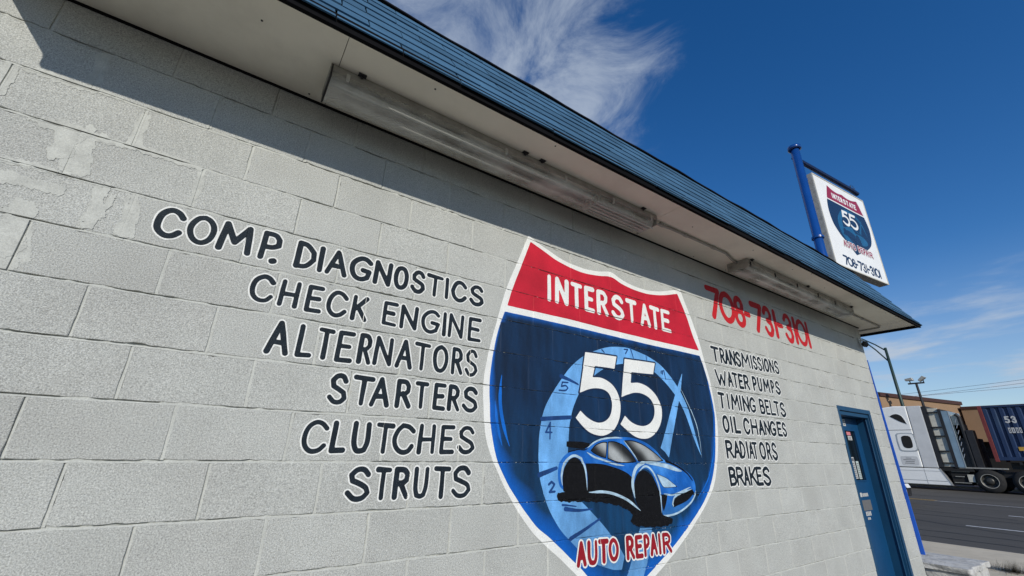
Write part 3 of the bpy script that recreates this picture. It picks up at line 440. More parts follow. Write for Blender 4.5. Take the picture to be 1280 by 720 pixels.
# ---------------------------------------------------------------- the repair shop
shop = thing('repair_shop', (3.0, 0.0, GZ), 'pale block repair shop with hand lettered wall, shield mural and blue shingled eave', 'building')
DX0, DX1, DZ = 6.31, 7.29, 0.640
mb = MB()      # masonry core behind the block faces
mb.box(WBEG, DX0, .013, .40, GZ, 1.84); mb.box(DX1, WEND-.002, .013, .40, GZ, 1.84); mb.box(DX0, DX1, .013, .40, DZ, 1.84)
mb.box(WEND-.25, WEND-.002, .401, 9.0, GZ, 1.84); mb.box(WBEG, WEND-.002, 9.0, 9.3, GZ, 1.84); mb.box(WBEG, WBEG+.25, .401, 9.0, GZ, 1.84)
mb.build('wall_core', M_mortar, shop)
nblk = 0; rest = MB(); rng2 = random.Random(21)
def block_mesh(k, x0, x1, zc0, zc1, pr, tgt):
    h = JW/2; x0 += h*0.85; x1 -= h*0.85; z0 = zc0+h*.8; z1 = zc1-h*.8
    bj = [max(0, rng2.gauss(-.0004, .0013)) for _ in range(48)]; bj = [b if rng2.random() > .06 else b+rng2.uniform(.002, .005) for b in bj]
    def ring(ins, y):
        nx = 16; nz = 8; P = []
        a0, a1, b0, b1 = x0+ins, x1-ins, z0+ins, z1-ins; r = .004 if ins > .001 else .002
        P += [(a0+(a1-a0)*i/nx, b0) for i in range(nx)]+[(a1, b0+(b1-b0)*i/nz) for i in range(nz)]+[(a1-(a1-a0)*i/nx, b1) for i in range(nx)]+[(a0, b1-(b1-b0)*i/nz) for i in range(nz)]
        cx = [(a0+r*.5, b0+r*.5), (a1-r*.5, b0+r*.5), (a1-r*.5, b1-r*.5), (a0+r*.5, b1-r*.5)]
        for q, i in zip(cx, (0, nx, nx+nz, 2*nx+nz)): P[i] = q
        out = []
        for i, (x, z) in enumerate(P):
            wx, wz = warp(np.array(x), np.array(z)); e = .0007*math.sin(x*61+z*37+k)-bj[i]; cxm, czm = (a0+a1)/2, (b0+b1)/2; hz = i < nx or nx+nz <= i < 2*nx+nz; out.append((float(wx)+(0 if hz else (e if x > cxm else -e)), y, float(wz)+((e if z > czm else -e) if hz else 0)))
        return out
    A = ring(.0016, pr); Bq = ring(0, pr+.0018); Cq = ring(0, .0128); n = len(A)
    f = [tuple(range(n))]+[(i, i+n, (i+1) % n+n, (i+1) % n) for i in range(n)]+[(i+n, i+2*n, (i+1) % n+2*n, (i+1) % n+n) for i in range(n)]
    tgt.add(A+Bq+Cq, f)
from bpy_extras.object_utils import world_to_camera_view
bpy.context.view_layer.update()
SC.render.resolution_x = 1024; SC.render.resolution_y = 576
for k in sorted(OFF):
    z0 = k*B; z1 = z0+B; js = [WBEG]+list(JN[k])+[WEND]
    if z0 < GZ: z0 = GZ
    if z1 > 1.84: z1 = 1.836
    for i in range(len(js)-1):
        segs = [(js[i], js[i+1])]
        if z0 < DZ-.05:
            nx = []
            for a, b in segs:
                if b <= DX0 or a >= DX1: nx.append((a, b))
                else:
                    if a < DX0-.03: nx.append((a, DX0+.004))
                    if b > DX1+.03: nx.append((DX1-.004, b))
            segs = nx
        for a, b in segs:
            vis = False
            for qx in (a, b, (a+b)/2):
                for qz in (z0, z1, (z0+z1)/2):
                    c = world_to_camera_view(SC, co, Vector((qx, 0, qz)))
                    if c.z > 0.05 and -.01 < c.x < 1.01 and -.02 < c.y < 1.02: vis = True
            zz1 = z1
            if vis and nblk < 298:
                t = MB(); block_mesh(k, a, b, z0, zz1, PROUD[k][i], t); t.build('block', M_block, shop); nblk += 1
            else: block_mesh(k, a, b, z0, zz1, PROUD[k][i], rest)
rest.build('block', M_block, shop, kind='stuff')
print('blocks', nblk)
# mortar: bed strips and head strips, uneven and recessed to one side
for k in sorted(OFF):
    V = []; F = []
    xs = np.arange(WBEG, WEND+.01, .012); xs = xs[(xs < DX0+.004) | (xs > DX1-.004)] if k*B < DZ-.02 else xs
    zs = k*B+JW*np.array([-.62, -.3, -.0, .06, .12, .3, .5, .75])
    if k*B > GZ:
        for i, x in enumerate(xs):
            for z in zs:
                wx, wz = warp(np.array(x), np.array(z)); V.append((float(wx), float(bed_depth(np.array(x), np.array(z)))+.0006*math.sin(x*170+z*300)*.5, float(wz)))
        for i in range(len(xs)-1):
            if xs[i+1]-xs[i] > .05: continue
            for j in range(7): a = i*8+j; F.append((a, a+8, a+9, a+1))
    for xj in JN[k]:
        if DX0-.01 < xj < DX1+.01 and k*B < DZ-.05: continue
        n = len(V); zz = np.linspace(max(k*B+JW/2, GZ), min((k+1)*B-JW/2, 1.835), 14); xx = xj+JW*np.array([-.75, -.4, -.22, -.1, .2, .62])
        for z in zz:
            for x in xx:
                wx, wz = warp(np.array(x), np.array(z)); V.append((float(wx), float(head_depth(np.array(x), xj, np.array(z))), float(wz)))
        for a in range(13):
            for b2 in range(5): q = n+a*6+b2; F.append((q, q+1, q+7, q+6))
    me = bpy.data.meshes.new('mortar_joint'); me.from_pydata(V, [], F); me.update(); link('mortar_joint', me, M_mortar, shop)
# smears of mortar squeezed over the faces near the left end
sr = random.Random(11); smk = 0
smears = []
for k in (3, 4, 5, 6, 7):
    for xj in JN[k]:
        if -.75 < xj < (.10 if k > 4 else -.10): smears.append((xj, k*B+B/2, .010 if xj > -.1 else .018, 1))
for (xc, k) in ((-.30, 6), (-.52, 5), (-.10, 6), (-.45, 7), (-.62, 4)): smears.append((xc, k*B, .014, 0))
for q in ((-.40, 1.16, .030, 1), (-.35, 1.14, .026, 1), (-.43, .78, .030, 1), (-.24, .93, .020, 1), (-.36, 1.22, .020, 0), (-.52, .95, .028, 0)): smears.append(q)
for (x, z, rx, vert) in smears:
    fs = []
    for i in range(5 if vert else 6):
        if vert: p = (x+sr.gauss(0, rx*.6), z+sr.uniform(-.095, -.03)); q = (x+sr.gauss(0, rx*.6), z+sr.uniform(.03, .092))
        else: p = (x+sr.uniform(-.16, .0), z+sr.gauss(0, .007)); q = (x+sr.uniform(.0, .16), z+sr.gauss(0, .007))
        fs.append(stroke_sdf([p, ((p[0]+q[0])/2+sr.gauss(0, .004), (p[1]+q[1])/2+sr.gauss(0, .003)), q], rx*sr.uniform(.4, 1.1), rx*sr.uniform(.3, .9)))
    u = union(fs)
    def ug(X, Z, u=u): return u(X, Z)+.006*sm_noise(X*70, Z*70, 3.0)+.005*sm_noise(X*190, Z*150, 1.0)
    ug.box = u.box; smk += 1; wall_paint('mortar_smear', ug, M_smear, shop, .0005+.00005*smk+(.0007 if smk % 3 == 0 else 0), .005)

# ---------------- lettering and mural
def lettering(key_list, hw, grow, m, label, seed, m2=M_white, dot=None, outline=True, parent=None, off=.0013, name='lettering', jit=.025):
    if len(key_list) > 1:
        ws = label.split(' lettering ')[1].split(' ')
        for i, k in enumerate(key_list): lettering([k], hw, grow, m, 'black lettering '+ws[i]+' edged in white', seed+i, m2, dot if i == 0 else None, outline, parent, off, name, jit)
        return
    fs = [word_sdf(WORDS[k], hw, jit, seed=seed+i) for i, k in enumerate(key_list)]
    if dot: fs.append(stroke_sdf([(dot[0]-.003, dot[1]), (dot[0]+.004, dot[1]+.003)], hw*1.15))
    f = union(fs); o = wall_paint(name, f, m, parent or shop, off, .0036, label=label)
    if outline:
        g = union(fs, grow)
        def gg(X, Z): return g(X, Z)+.0012*sm_noise(X*55, Z*55, seed)
        gg.box = g.box; wall_paint('lettering_outline', gg, m2, o, off-.0005, .0040)
    return o
def shield_parts():
    sh = PO['outer']; f = poly_sdf(smooth(sh, True, 4, 40))
    mural = wall_paint('shield_mural', f, M_white, shop, .0008, .0085, label='large white edged shield painted on the wall in red and navy with a blue sports car')
    red = wall_paint('red_band', poly_sdf(smooth(PO['red'], True, 4, 40)), M_red, mural, .0013, .0075)
    fb = poly_sdf(smooth(PO['blue'], True, 4, 40))
    def col(x, z):
        d = -fb(x, z); nz = sm_noise(x*2.1, z*2.1, 1.0); st = sm_noise(x*16, z*2.0, 5.0); fine = sm_noise(x*40, z*9, 2.0)
        base = np.stack([.0025+0*x, .021+0*x, .062+0*x], 1)
        lo = np.clip((.35-z)/.9, 0, 1)[:, None]; base = base+lo*np.array([.0, .020, .048])
        base = base*(1+.30*nz+.22*st+.15*fine)[:, None]
        left = x < 2.62
        wL = np.where(z > .75, .004, .014+.080*np.clip((.55-z)/.95, 0, 1)**.8)*(1+.35*sm_noise(x*3, z*6, 7.0)); wR = np.where(z > .65, .004, .016+.060*np.clip((.6-z)/1.0, 0, 1))*(1+.3*st)
        wd = np.where(left, wL, wR); t = np.clip(1.25-d/np.maximum(wd, 1e-3), 0, 1)
        # lighter stroke under the red band
        yt = np.interp(x, [1.74, 3.70], [1.0, 1.02]); top = np.clip(1-(d/.035), 0, 1)*(z > .80)*np.clip(.9-.35*(x-1.7)+.3*st, .1, 1); t = np.maximum(t*.9, top*.8)
        tip = np.clip((-.48-z)/.25, 0, 1)*(.5+.5*st)*.7; t = np.maximum(t, tip)
        hi = np.array([.001, .100, .450]); t = np.clip(t, 0, 1)[:, None]; return np.clip(base*(1-t)+hi*t, 0, 1)
    blue = wall_paint('navy_field', fb, M_vc, mural, .0013, .0075, colfn=col)
    def dcol(x, z):
        n = .5+.5*sm_noise(x*5, z*5, 2.0); s = sm_noise(x*21, z*8, 3.0)
        dk = np.clip((-.02-z)/.4, 0, 1)*.25; c = np.array([.16, .42, .80])*(1-.30*n-.10*s-dk)[:, None]; return np.clip(c, 0, 1)
    fd = union([poly_sdf(smooth(PO['dial'], True, 4, 60)), poly_sdf(smooth(PO['bar'], True, 3, 40))])
    def clip_in(f, g, e=.001):
        def h(X, Z): return np.maximum(f(X, Z), g(X, Z)+e)
        h.box = f.box; return h
    wall_paint('dial_arc', clip_in(fd, fb), M_vc, mural, .0017, .006, colfn=dcol)
    wall_paint('dial_needle', union([poly_sdf(PO['needle'])]), M_vc, mural, .0018, .005, colfn=dcol)
    tk = [stroke_sdf(smooth(TK[n], False, 4) if len(TK[n]) > 2 else TK[n], r, r2) for n, r, r2 in (('t1', .014, .006), ('t2', .013, .012), ('t3', .006, .004), ('t4', .006, .004), ('t5', .006, .003), ('t6', .014, .010), ('t7', .012, .006), ('t8', .004, .004), ('smear1', .012, .004), ('smear2', .006, .003), ('n5', .005, .005), ('n4', .006, .005), ('n4b', .006, .005), ('n7', .005, .005), ('n9', .004, .004), ('n2', .007, .006))]
    tcol = lambda x, z: np.tile(np.array([.008, .045, .165]), (len(x), 1))*(1+.35*sm_noise(x*12, z*5, 8.0))[:, None]
    for i, q in enumerate(tk): wall_paint('dial_mark', q, M_vc, mural, .0020+.00004*i, .004, colfn=tcol)
    bcol = lambda x, z: np.tile(np.array([.002, .12, .50]), (len(x), 1))*(1+.2*sm_noise(x*12, z*5, 8.0))[:, None]
    for n, q in (('streakL', .011), ('streakM', .008), ('streakR', .006)): wall_paint('brush_streak', stroke_sdf(smooth(TK[n], False, 5), q, taper=3.0), M_vc, mural, .0018, .004, colfn=bcol)
    wall_paint('pale_streak', stroke_sdf(smooth(TK['arc'], False, 6), .0042, taper=2.0), M_silver, mural, .0024, .003)
    fives = [poly_sdf(smooth(PO['five1'], True, 4, 42)), poly_sdf(smooth(PO['five2'], True, 4, 42))]
    wall_paint('numeral_outline', union(fives, .011), M_navy, mural, .0026, .005)
    for q in fives: wall_paint('numeral', q, M_white, mural, .0031, .005)
    # the sports car
    S = lambda n, l=50: poly_sdf(smooth(CAR[n], True, 4, l))
    def wob(f, a=.004, s=1.0):
        def h(X, Z): return f(X, Z)+a*sm_noise(X*38, Z*38, s)
        h.box = f.box; return h
    wall_paint('painted_car_shadow', wob(union([S('under')]), .006), M_carblack, mural, .0024, .005)
    def bodycol(x, z):
        n = sm_noise(x*9, z*9, 2.0); up = np.clip((z-.08)/.12, 0, 1); fr = np.exp(-((x-3.03)/.12)**2-((z+.0)/.06)**2)
        c = np.array([.005, .105, .42])*(1+.18*n)[:, None]+np.array([.06, .17, .26])*(.30*np.clip(n, 0, 1)+.9*fr)[:, None]
        lo = np.clip((-.22-z)/.10, 0, 1)[:, None]; return np.clip(c*(1-.35*lo)+np.array([.03, .10, .14])*lo*.6, 0, 1)
    wall_paint('painted_car_body', S('body'), M_vc, mural, .0029, .0045, colfn=bodycol)
    wall_paint('painted_car_side', union([S('side'), S('rearwheel'), S('frontwheel'), S('spoiler', 30)]), M_carblack, mural, .0033, .0045)
    def wincol(x, z):
        t = np.clip(.45+.55*np.sin(x*17+z*24+1.0)+.15*sm_noise(x*7, z*9, 3.0), 0, 1)[:, None]; return np.array([.012, .013, .014])*(1-t**2)+np.array([.36, .38, .38])*t**2
    wall_paint('painted_car_window', union([S('windshield', 40), S('win1'), S('win2')]), M_vc, mural, .0034, .004, colfn=wincol)
    ring = [stroke_sdf([tuple(q) for q in smooth(CAR[n], True, 4, 40)]+[tuple(CAR[n][0])], .0032) for n in ('windshield', 'win1', 'win2', 'headlight', 'grille')]
    wall_paint('painted_car_line', union(ring+[stroke_sdf(smooth(CS['stripe'], False, 5), .009, .004), stroke_sdf(smooth(CS['outl'], False, 5), .003), stroke_sdf(CS['flick'], .007, .003), S('vent', 40), S('grille', 40)]), M_carblack, mural, .0037, .0035)
    wall_paint('painted_headlight', S('headlight', 40), M_silver, mural, .0041, .004)
    wall_paint('painted_highlight', union([stroke_sdf(smooth(CS[n], False, 5), r, taper=5.0) for n, r in (('hl_rear', .0075), ('hl_front', .0125), ('hl_arch', .007), ('hl_sill', .008), ('hl_nose', .006), ('hl_grille', .006), ('hl_roof', .005), ('hl_hip', .006), ('hl_pillar', .0045), ('hl_bumper', .0055))]+[poly_sdf(smooth(CAR['hoodlight'], True, 4, 50))]), M_silver, mural, .0043, .0035)
    lettering(['INTERSTATE'], .0175, 0, M_white, 'white word INTERSTATE on the red band', 31, outline=False, parent=mural, off=.0019, name='shield_lettering', jit=.012)
    for i, k in enumerate(['AUTO', 'REPAIR']): lettering([k], .0125, .0075, M_auto, 'dark red word '+k+' at the foot of the shield', 35+i, outline=False, parent=mural, off=.0034, name='shield_lettering', jit=.012)
    fs = union([word_sdf(WORDS['AUTO'], .0125, .012, seed=35), word_sdf(WORDS['REPAIR'], .0125, .012, seed=36)], .0085)
    wall_paint('shield_lettering_outline', fs, M_white, mural, .0029, .004)
shield_parts()
left = [(['COMP', 'DIAG'], .0120, 'black lettering COMP. DIAGNOSTICS edged in white', True), (['CHECK', 'ENGINE'], .0112, 'black lettering CHECK ENGINE edged in white', False), (['ALTERNATORS'], .0112, 'black lettering ALTERNATORS edged in white', False), (['STARTERS'], .0118, 'black lettering STARTERS edged in white', False), (['CLUTCHES'], .0112, 'black lettering CLUTCHES edged in white', False), (['STRUTS'], .0118, 'black lettering STRUTS edged in white', False)]
for i, (w_, hw, lb, dt) in enumerate(left): lettering(w_, hw, .0062, M_black, lb, 50+5*i, dot=DOT if dt else None)
for i, (k, lb) in enumerate([('TRANSMISSIONS', 'TRANSMISSIONS'), ('WATER', 'WATER PUMPS'), ('TIMING', 'TIMING BELTS'), ('OIL', 'OIL CHANGES'), ('RADIATORS', 'RADIATORS'), ('BRAKES', 'BRAKES')]):
    lettering([k], .0135, .0085, M_black, 'black lettering '+lb+' right of the shield', 90+5*i)
lettering(['PHONE'], .0310, 0, M_phone, 'tall red telephone number 708-731-3101 under the eave', 120, outline=False, jit=.01)

# ---------------- eave: soffit, fascia, shingled mansard
EX0, EX1, YF, ZS = -0.80, 8.17, -0.545, 1.815
mb = MB(); pans = [EX0, .450, 2.90, 5.34, 7.76, EX1]
for a, b in zip(pans[:-1], pans[1:]):
    t = MB(); t.box(a+.0015, b-.0015, YF+.002, .03, ZS, ZS+.012); t.build('soffit_panel', M_soffit, shop)
t = MB(); t.box(WEND+.004, EX1-.0015, .032, 7.0, ZS, ZS+.012); t.build('soffit_panel', M_soffit, shop)
t = MB(); t.box(EX0, EX1, YF-.004, YF, 1.775, ZS+.010); t.build('soffit_trim', M_soffit, shop)
t = MB(); t.box(EX0, EX1+.004, YF-.026, YF-.0045, 1.772, 1.845); t.box(EX1, EX1+.022, YF-.004, 7.0, 1.780, 1.845); t.build('fascia', M_fascia, shop)
t = MB(); t.box(WBEG, WEND, -.006, .0, 1.797, 1.8145) if False else t.box(EX0, WEND, -.010, -.002, 1.803, 1.8145); t.build('gap_strip', M_fascia, shop)
Y0, Z0r, Y1, Z1r = YF-.034, 1.803, -.11, 2.640
RX0 = EX0; s_run = 7.72-(EX1+.03)
roof = MB(); xa, xb = EX0, EX1+.03
core = [(Y0+.035, Z0r+.032), (Y1+.02, Z1r), (Y1+.3, Z1r), (Y1+.3, Z0r+.032)]
roof.prism(core, EX0+.01, 7.66)
roof.hexa([(7.66, Y0+.035, Z0r+.032), (xb-.03, Y0+.035, Z0r+.032), (xb-.03, 7.0, Z0r+.032), (7.66, 7.0, Z0r+.032)], [(7.66, Y1+.02, Z1r), (7.70, Y1+.02, Z1r), (7.70, 7.0, Z1r), (7.66, 7.0, Z1r)])
roof.box(WBEG, 7.66, .4, 9.3, 1.85, 2.0)
rf = roof.build('roof', M_fascia, shop)
nC = 7; rr = random.Random(5); slope = Vector((0, Y1-Y0, Z1r-Z0r)); SL = slope.length; sd = slope.normalized(); nrm = Vector((0, -sd.z, sd.y))
edgeR = lambda s: xb+(7.73-xb)*min(1, s/SL)      # the hip at the street corner
TW = .305
for c in range(nC):
    s0 = c*SL/nC; s1 = (c+1)*SL/nC+.012
    x = EX0-.01-(TW*.5 if c % 2 else 0)-rr.uniform(0, .05)
    while x < xb:
        a = max(x, EX0-.012); b = min(x+TW-.006, edgeR(s0)); sk = rr.uniform(-.006, .006); b2 = min(x+TW-.006+sk, edgeR(s1)); x += TW
        if b-a < .03: continue
        dr = rr.uniform(-.006, .004)+(-.006*max(0, math.sin(x*1.3)) if c == 0 else 0); up = rr.uniform(.0, .004)
        th = .0075+up
        def P(xx, s, h): q = Vector((0, Y0, Z0r))+sd*s+nrm*h; return (xx, q.y, q.z)
        t = MB(); t.hexa([P(a, s0+dr, .002), P(b, s0+dr+rr.uniform(-.002, .002), .002), P(b2, s1, -.002), P(a, s1, -.002)], [P(a, s0+dr, th), P(b, s0+dr, th+rr.uniform(0, .002)), P(b2, s1, .003), P(a, s1, .003)])
        t.build('shingle', M_shingle, rf)
fr = MB()
for c in range(nC):      # street side slope, seen edge-on only
    s0 = c/nC; s1 = (c+1)/nC
    X = lambda s, h: xb+(7.73-xb)*s+h; Zz = lambda s: Z0r+(Z1r-Z0r)*s; Yy = lambda s: Y0+(Y1-Y0)*s
    fr.hexa([(X(s0, -.01), Yy(s0), Zz(s0)), (X(s0, .014), Yy(s0), Zz(s0)), (X(s0, .014), 7, Zz(s0)), (X(s0, -.01), 7, Zz(s0))], [(X(s1, -.01), Yy(s1), Zz(s1)), (X(s1, .003), Yy(s1), Zz(s1)), (X(s1, .003), 7, Zz(s1)), (X(s1, -.01), 7, Zz(s1))])
fr.build('shingle', M_shingle, rf, kind='stuff')
cap = MB(); xs = np.linspace(EX0, 7.74, 60)
for i in range(len(xs)-1):
    j = .006*math.sin(xs[i]*4.1)+.004*math.sin(xs[i]*11); j2 = .006*math.sin(xs[i+1]*4.1)+.004*math.sin(xs[i+1]*11)
    cap.hexa([(xs[i], Y1-.032, Z1r-.018+j), (xs[i+1], Y1-.032, Z1r-.018+j2), (xs[i+1], Y1-.018, Z1r+.012+j2), (xs[i], Y1-.018, Z1r+.012+j)], [(xs[i], Y1-.010, Z1r-.02), (xs[i+1], Y1-.010, Z1r-.02), (xs[i+1], Y1+.06, Z1r+.012), (xs[i], Y1+.06, Z1r+.012)])
cap.build('ridge_cap', M_fascia, rf)

for i in range(34):
    x = EX0+.12+i*.262+rr.uniform(-.03, .03); y = rr.choice((-.50, -.04, -.27)) if i % 3 else rr.uniform(-.5, -.3)
    if -.33 < y < -.11 and (.35 < x < 2.95 or 4.1 < x < 6.7): continue
    t = MB(); t.lathe([(0, -.0025), (.0045, -.002), (.006, .001)], (x, y, ZS), 'z', 8); t.build('nail_head', M_dark, shop)
# ---------------- door in its recess
fr = MB(); fr.box(DX0-.004, DX0+.045, -.006, .012, GZ, DZ-.0005); fr.box(DX1-.045, DX1+.004, -.006, .012, GZ, DZ-.0005); fr.box(DX0+.0455, DX1-.0455, -.006, .012, DZ-.052, DZ-.001)
fr.box(DX0+.004, DX0+.05, .0125, .16, GZ, DZ-.06); fr.box(DX1-.05, DX1-.004, .0125, .16, GZ, DZ-.06); fr.box(DX0+.0505, DX1-.0505, .0125, .16, DZ-.10, DZ-.054)
fr.box(DX1-.062, DX1-.0505, .040, .052, GZ, DZ-.105)
dfr = fr.build('door_frame', M_blueframe, shop, bevel=.003, seg=1)
dr_ = MB(); x0, x1 = DX0+.052, DX1-.052; dz1 = DZ-.105; gx0, gx1, gz0, gz1 = 6.62, 7.085, -.185, .385
dr_.box(x0, gx0, .150, .19, GZ+.02, dz1); dr_.box(gx1, x1, .150, .19, GZ+.02, dz1); dr_.box(gx0+.0002, gx1-.0002, .150, .19, gz1, dz1); dr_.box(gx0+.0002, gx1-.0002, .150, .19, GZ+.02, gz0)
door = dr_.build('door', M_bluedoor, shop)
t = MB(); t.box(gx0, gx1, .165, .172, gz0, gz1); t.build('glass', M_glassdark, door)
t = MB(); t.box(gx0-.008, gx0+.004, .143, .151, gz0, gz1); t.box(gx1-.004, gx1+.008, .143, .151, gz0, gz1); t.box(gx0-.008, gx1+.008, .1425, .151, gz0-.008, gz0+.004); t.box(gx0-.008, gx1+.008, .1425, .151, gz1-.004, gz1+.008); t.build('glass_bead', M_bluedoor, door)
t = MB(); t.tube([(x0+.06, .15, -.45), (x0+.06, .105, -.45), (x0+.19, .105, -.45)], .009, 8); t.box(x0+.03, x0+.09, .1435, .1495, -.53, -.40); t.build('handle', M_chrome, door)
def plate(nm, a, b, c, d, m, y=.1625):
    t = MB(); t.box(a, b, y, y+.0015, c, d); return t.build(nm, m, door)
plate('sticker', 6.875, 6.99, .330, .372, M_stickp); plate('sticker', 6.89, 7.005, .272, .322, M_stickw)
def txt(nm, rows, y, m, par=None):
    t = MB()
    for a, b, z, h in rows: t.box(a, b, y, y+.0008, z, z+h)
    return t.build(nm, m, par or door)
txt('print', [(6.905, 6.985, .305, .006), (6.905, 6.97, .291, .007), (6.905, 6.985, .279, .005)], .1614, M_stickg)
plate('notice', 6.745, 6.905, -.165, .075, M_stickw); plate('notice_strip', 6.945, 7.02, -.17, .03, M_sheet, .163)
txt('print', [(6.755, 6.895, .030, .034)]+[(6.757+.034*i, 6.781+.034*i, -.155+.022*j, .013) for i in range(4) for j in range(8)], .1612, M_stickg)
txt('print', [(6.955, 7.008, -.16+.02*j, .008) for j in range(9)], .1616, M_stickg)
plate('number_plate', 6.76, 6.87, .435, .515, M_stickw, .147)
txt('print', [(6.775, 6.785, .447, .056), (6.805, 6.853, .447, .010), (6.805, 6.853, .470, .010), (6.805, 6.853, .493, .010)], .1458, M_stickg)
plate('decal', 6.80, 7.05, -.505, -.395, M_stickg, .1475)
txt('decal', [(6.79, 6.845, -.36, .045)]+[(6.86+.028*i, 6.88+.028*i, -.358, .036) for i in range(6)]+[(6.83+.04*i, 6.858+.04*i, -.56, .045) for i in range(4)]+[(6.85+.03*i, 6.87+.03*i, -.60, .025) for i in range(3)], .1472, M_stickw)
t = MB(); t.hexa([(WEND+.004, .05, 1.35), (WEND+.022, .05, 1.35), (WEND+.022, .05, -1.0), (WEND+.004, .05, -1.0)], [(WEND+.004, -.004, 1.35), (WEND+.022, -.004, 1.35), (WEND+.022, -.040, -1.0), (WEND+.004, -.040, -1.0)]); t.build('corner_trim', M_bluetrim, shop)

# ---------------------------------------------------------------- light fixtures under the soffit
def fixture(x0, x1, label, ribs):
    r = thing('fluorescent_light', (x0, -.22, ZS-.005), label, 'light fixture', 'long fluorescent fixtures under the eave')
    zt = ZS-.0015; ya, yb = -.318, -.120
    t = MB(); t.box(x0, x1, ya, yb, zt-.040, zt); t.build('housing', M_metal, r, bevel=.004)
    t = MB(); t.box(x0+.004, x0+.012, ya-.004, yb+.004, zt-.085, zt-.004); t.build('end_cap', M_dark if ribs else M_metal, r, bevel=.002, seg=1)
    t = MB(); t.box(x1-.012, x1-.004, ya-.002, yb+.002, zt-.085, zt-.004); t.build('end_cap', M_metal, r, bevel=.002, seg=1)
    for y in (-.268, -.170):
        t = MB(); t.tube([(x0+.06, y, zt-.062), (x1-.06, y, zt-.062)], .0165, 12); t.build('tube', M_tube, r, smooth=True)
    def lens(a, b, pr):
        V = []; n = len(pr); t = MB(); t.add([(a, y, z) for y, z in pr]+[(b, y, z) for y, z in pr], [(i, i+1, n+i+1, n+i) for i in range(n-1)]+[tuple(range(n)), tuple(range(n, 2*n))]); return t
    arc = [(ya+.004, zt-.040), (ya+.002, zt-.062), (ya+.016, zt-.092), (ya+.040, zt-.106), (yb-.040, zt-.106), (yb-.016, zt-.092), (yb-.002, zt-.062), (yb-.004, zt-.040)]
    fine = []
    for (y0, z0), (y1, z1) in zip(arc[:-1], arc[1:]):
        L = math.hypot(y1-y0, z1-z0); n = max(1, int(L/.006)); nx, nz = -(z1-z0)/L, (y1-y0)/L
        for i in range(n):
            q = i/n; e = .0014 if i % 2 else 0; fine.append((y0+(y1-y0)*q+nx*e*-1, z0+(z1-z0)*q-abs(nz)*e))
    fine.append(arc[-1])
    if ribs:
        lens(x0+.012, x0+(x1-x0)*.745, fine).build('lens', M_lens, r)
        sm = [(y*.93-.0155+.004, z+.006) for y, z in fine]; lens(x0+(x1-x0)*.735, x1-.03, [(-.219+(y+.219)*.86, zt-.040+(z-zt+.040)*.9) for y, z in fine]).build('lens_section', M_lens, r, label='loose ribbed lens end')
        for i, y in enumerate(np.linspace(ya+.035, yb-.035, 5)):
            t = MB(); t.box(x0+(x1-x0)*.74, x1-.022-.02*i, y-.003, y+.003, zt-.108, zt-.102); t.build('lens_rib', M_clip, r)
    else: lens(x0+.012, x1-.012, fine).build('lens', M_lens, r)
    for fx in ([.035, .42, .615, .80, .97] if ribs else [.02, .21, .40, .60, .78]):
        x = x0+fx*(x1-x0); t = MB(); t.box(x-.009, x+.009, ya-.006, ya+.001, zt-.062, zt-.026); t.box(x-.007, x+.007, ya-.004, ya+.010, zt-.068, zt-.0625); t.build('clip', M_clip if ribs else M_dark, r, bevel=.0015, seg=1)
    for fx in ([.06, .475, .53, .93] if ribs else [.03, .5, .97]):
        x = x0+fx*(x1-x0); t = MB(); t.box(x-.02, x+.02, ya-.024, ya-.0005, zt-.006, zt-.0002); t.box(x-.006, x+.006, ya-.016, ya-.004, zt-.018, zt-.0065); t.build('bracket', M_dark, r, bevel=.001, seg=1)
    return r
fixture(.415, 2.86, 'eight foot fluorescent fixture with a dirty ribbed lens on the near soffit above the lettering', True)
fixture(4.17, 6.62, 'eight foot fluorescent fixture on the far soffit above the red telephone number', False)
def conduit(pts, label, cps):
    r = thing('conduit', pts[0], label, 'conduit', 'metal conduits along the soffit')
    t = MB(); t.tube(pts, .0105, 8); t.build('pipe', M_metal, r, smooth=True)
    for p in cps: t = MB(); t.tube([(p[0]-.022, p[1], p[2]), (p[0]+.022, p[1], p[2])], .0155, 8); t.build('coupling', M_metal, r)
    return r
zc_ = ZS-.014
conduit([(2.86, -.255, zc_-.006), (2.95, -.262, zc_-.012), (3.1, -.264, zc_), (3.9, -.270, zc_), (4.08, -.225, zc_), (4.17, -.215, zc_)], 'grey metal conduit running between the two light fixtures', [(3.30, -.265, zc_), (3.70, -.269, zc_), (2.98, -.263, zc_-.006)])
conduit([(6.62, -.222, zc_), (7.80, -.222, zc_), (7.86, -.20, zc_), (7.875, -.15, zc_), (7.875, .20, zc_)], 'dark conduit bending toward the street end of the soffit', [(7.2, -.222, zc_)])
r = thing('security_camera', (7.62, 0, 1.56), 'small round black security camera at the top corner of the block wall', 'camera')
t = MB(); t.box(7.575, 7.625, -.012, -.0045, 1.575, 1.635); t.build('mount', M_clip, r, bevel=.003, seg=1)
t = MB(); t.tube([(7.60, -.012, 1.605), (7.60, -.05, 1.60), (7.60, -.058, 1.575)], .009, 8); t.build('arm', M_clip, r)
t = MB(); t.lathe([(.0, .040), (.020, .036), (.036, .018), (.041, -.004), (.034, -.026), (.016, -.039), (0, -.043)], (7.60, -.062, 1.548), 'z', 18); t.build('dome', M_dark, r, smooth=True)
t = MB(); t.lathe([(.0, -.047), (.010, -.045), (.014, -.037)], (7.598, -.070, 1.548), 'z', 12); t.build('lens', M_glassdark, r, smooth=True)

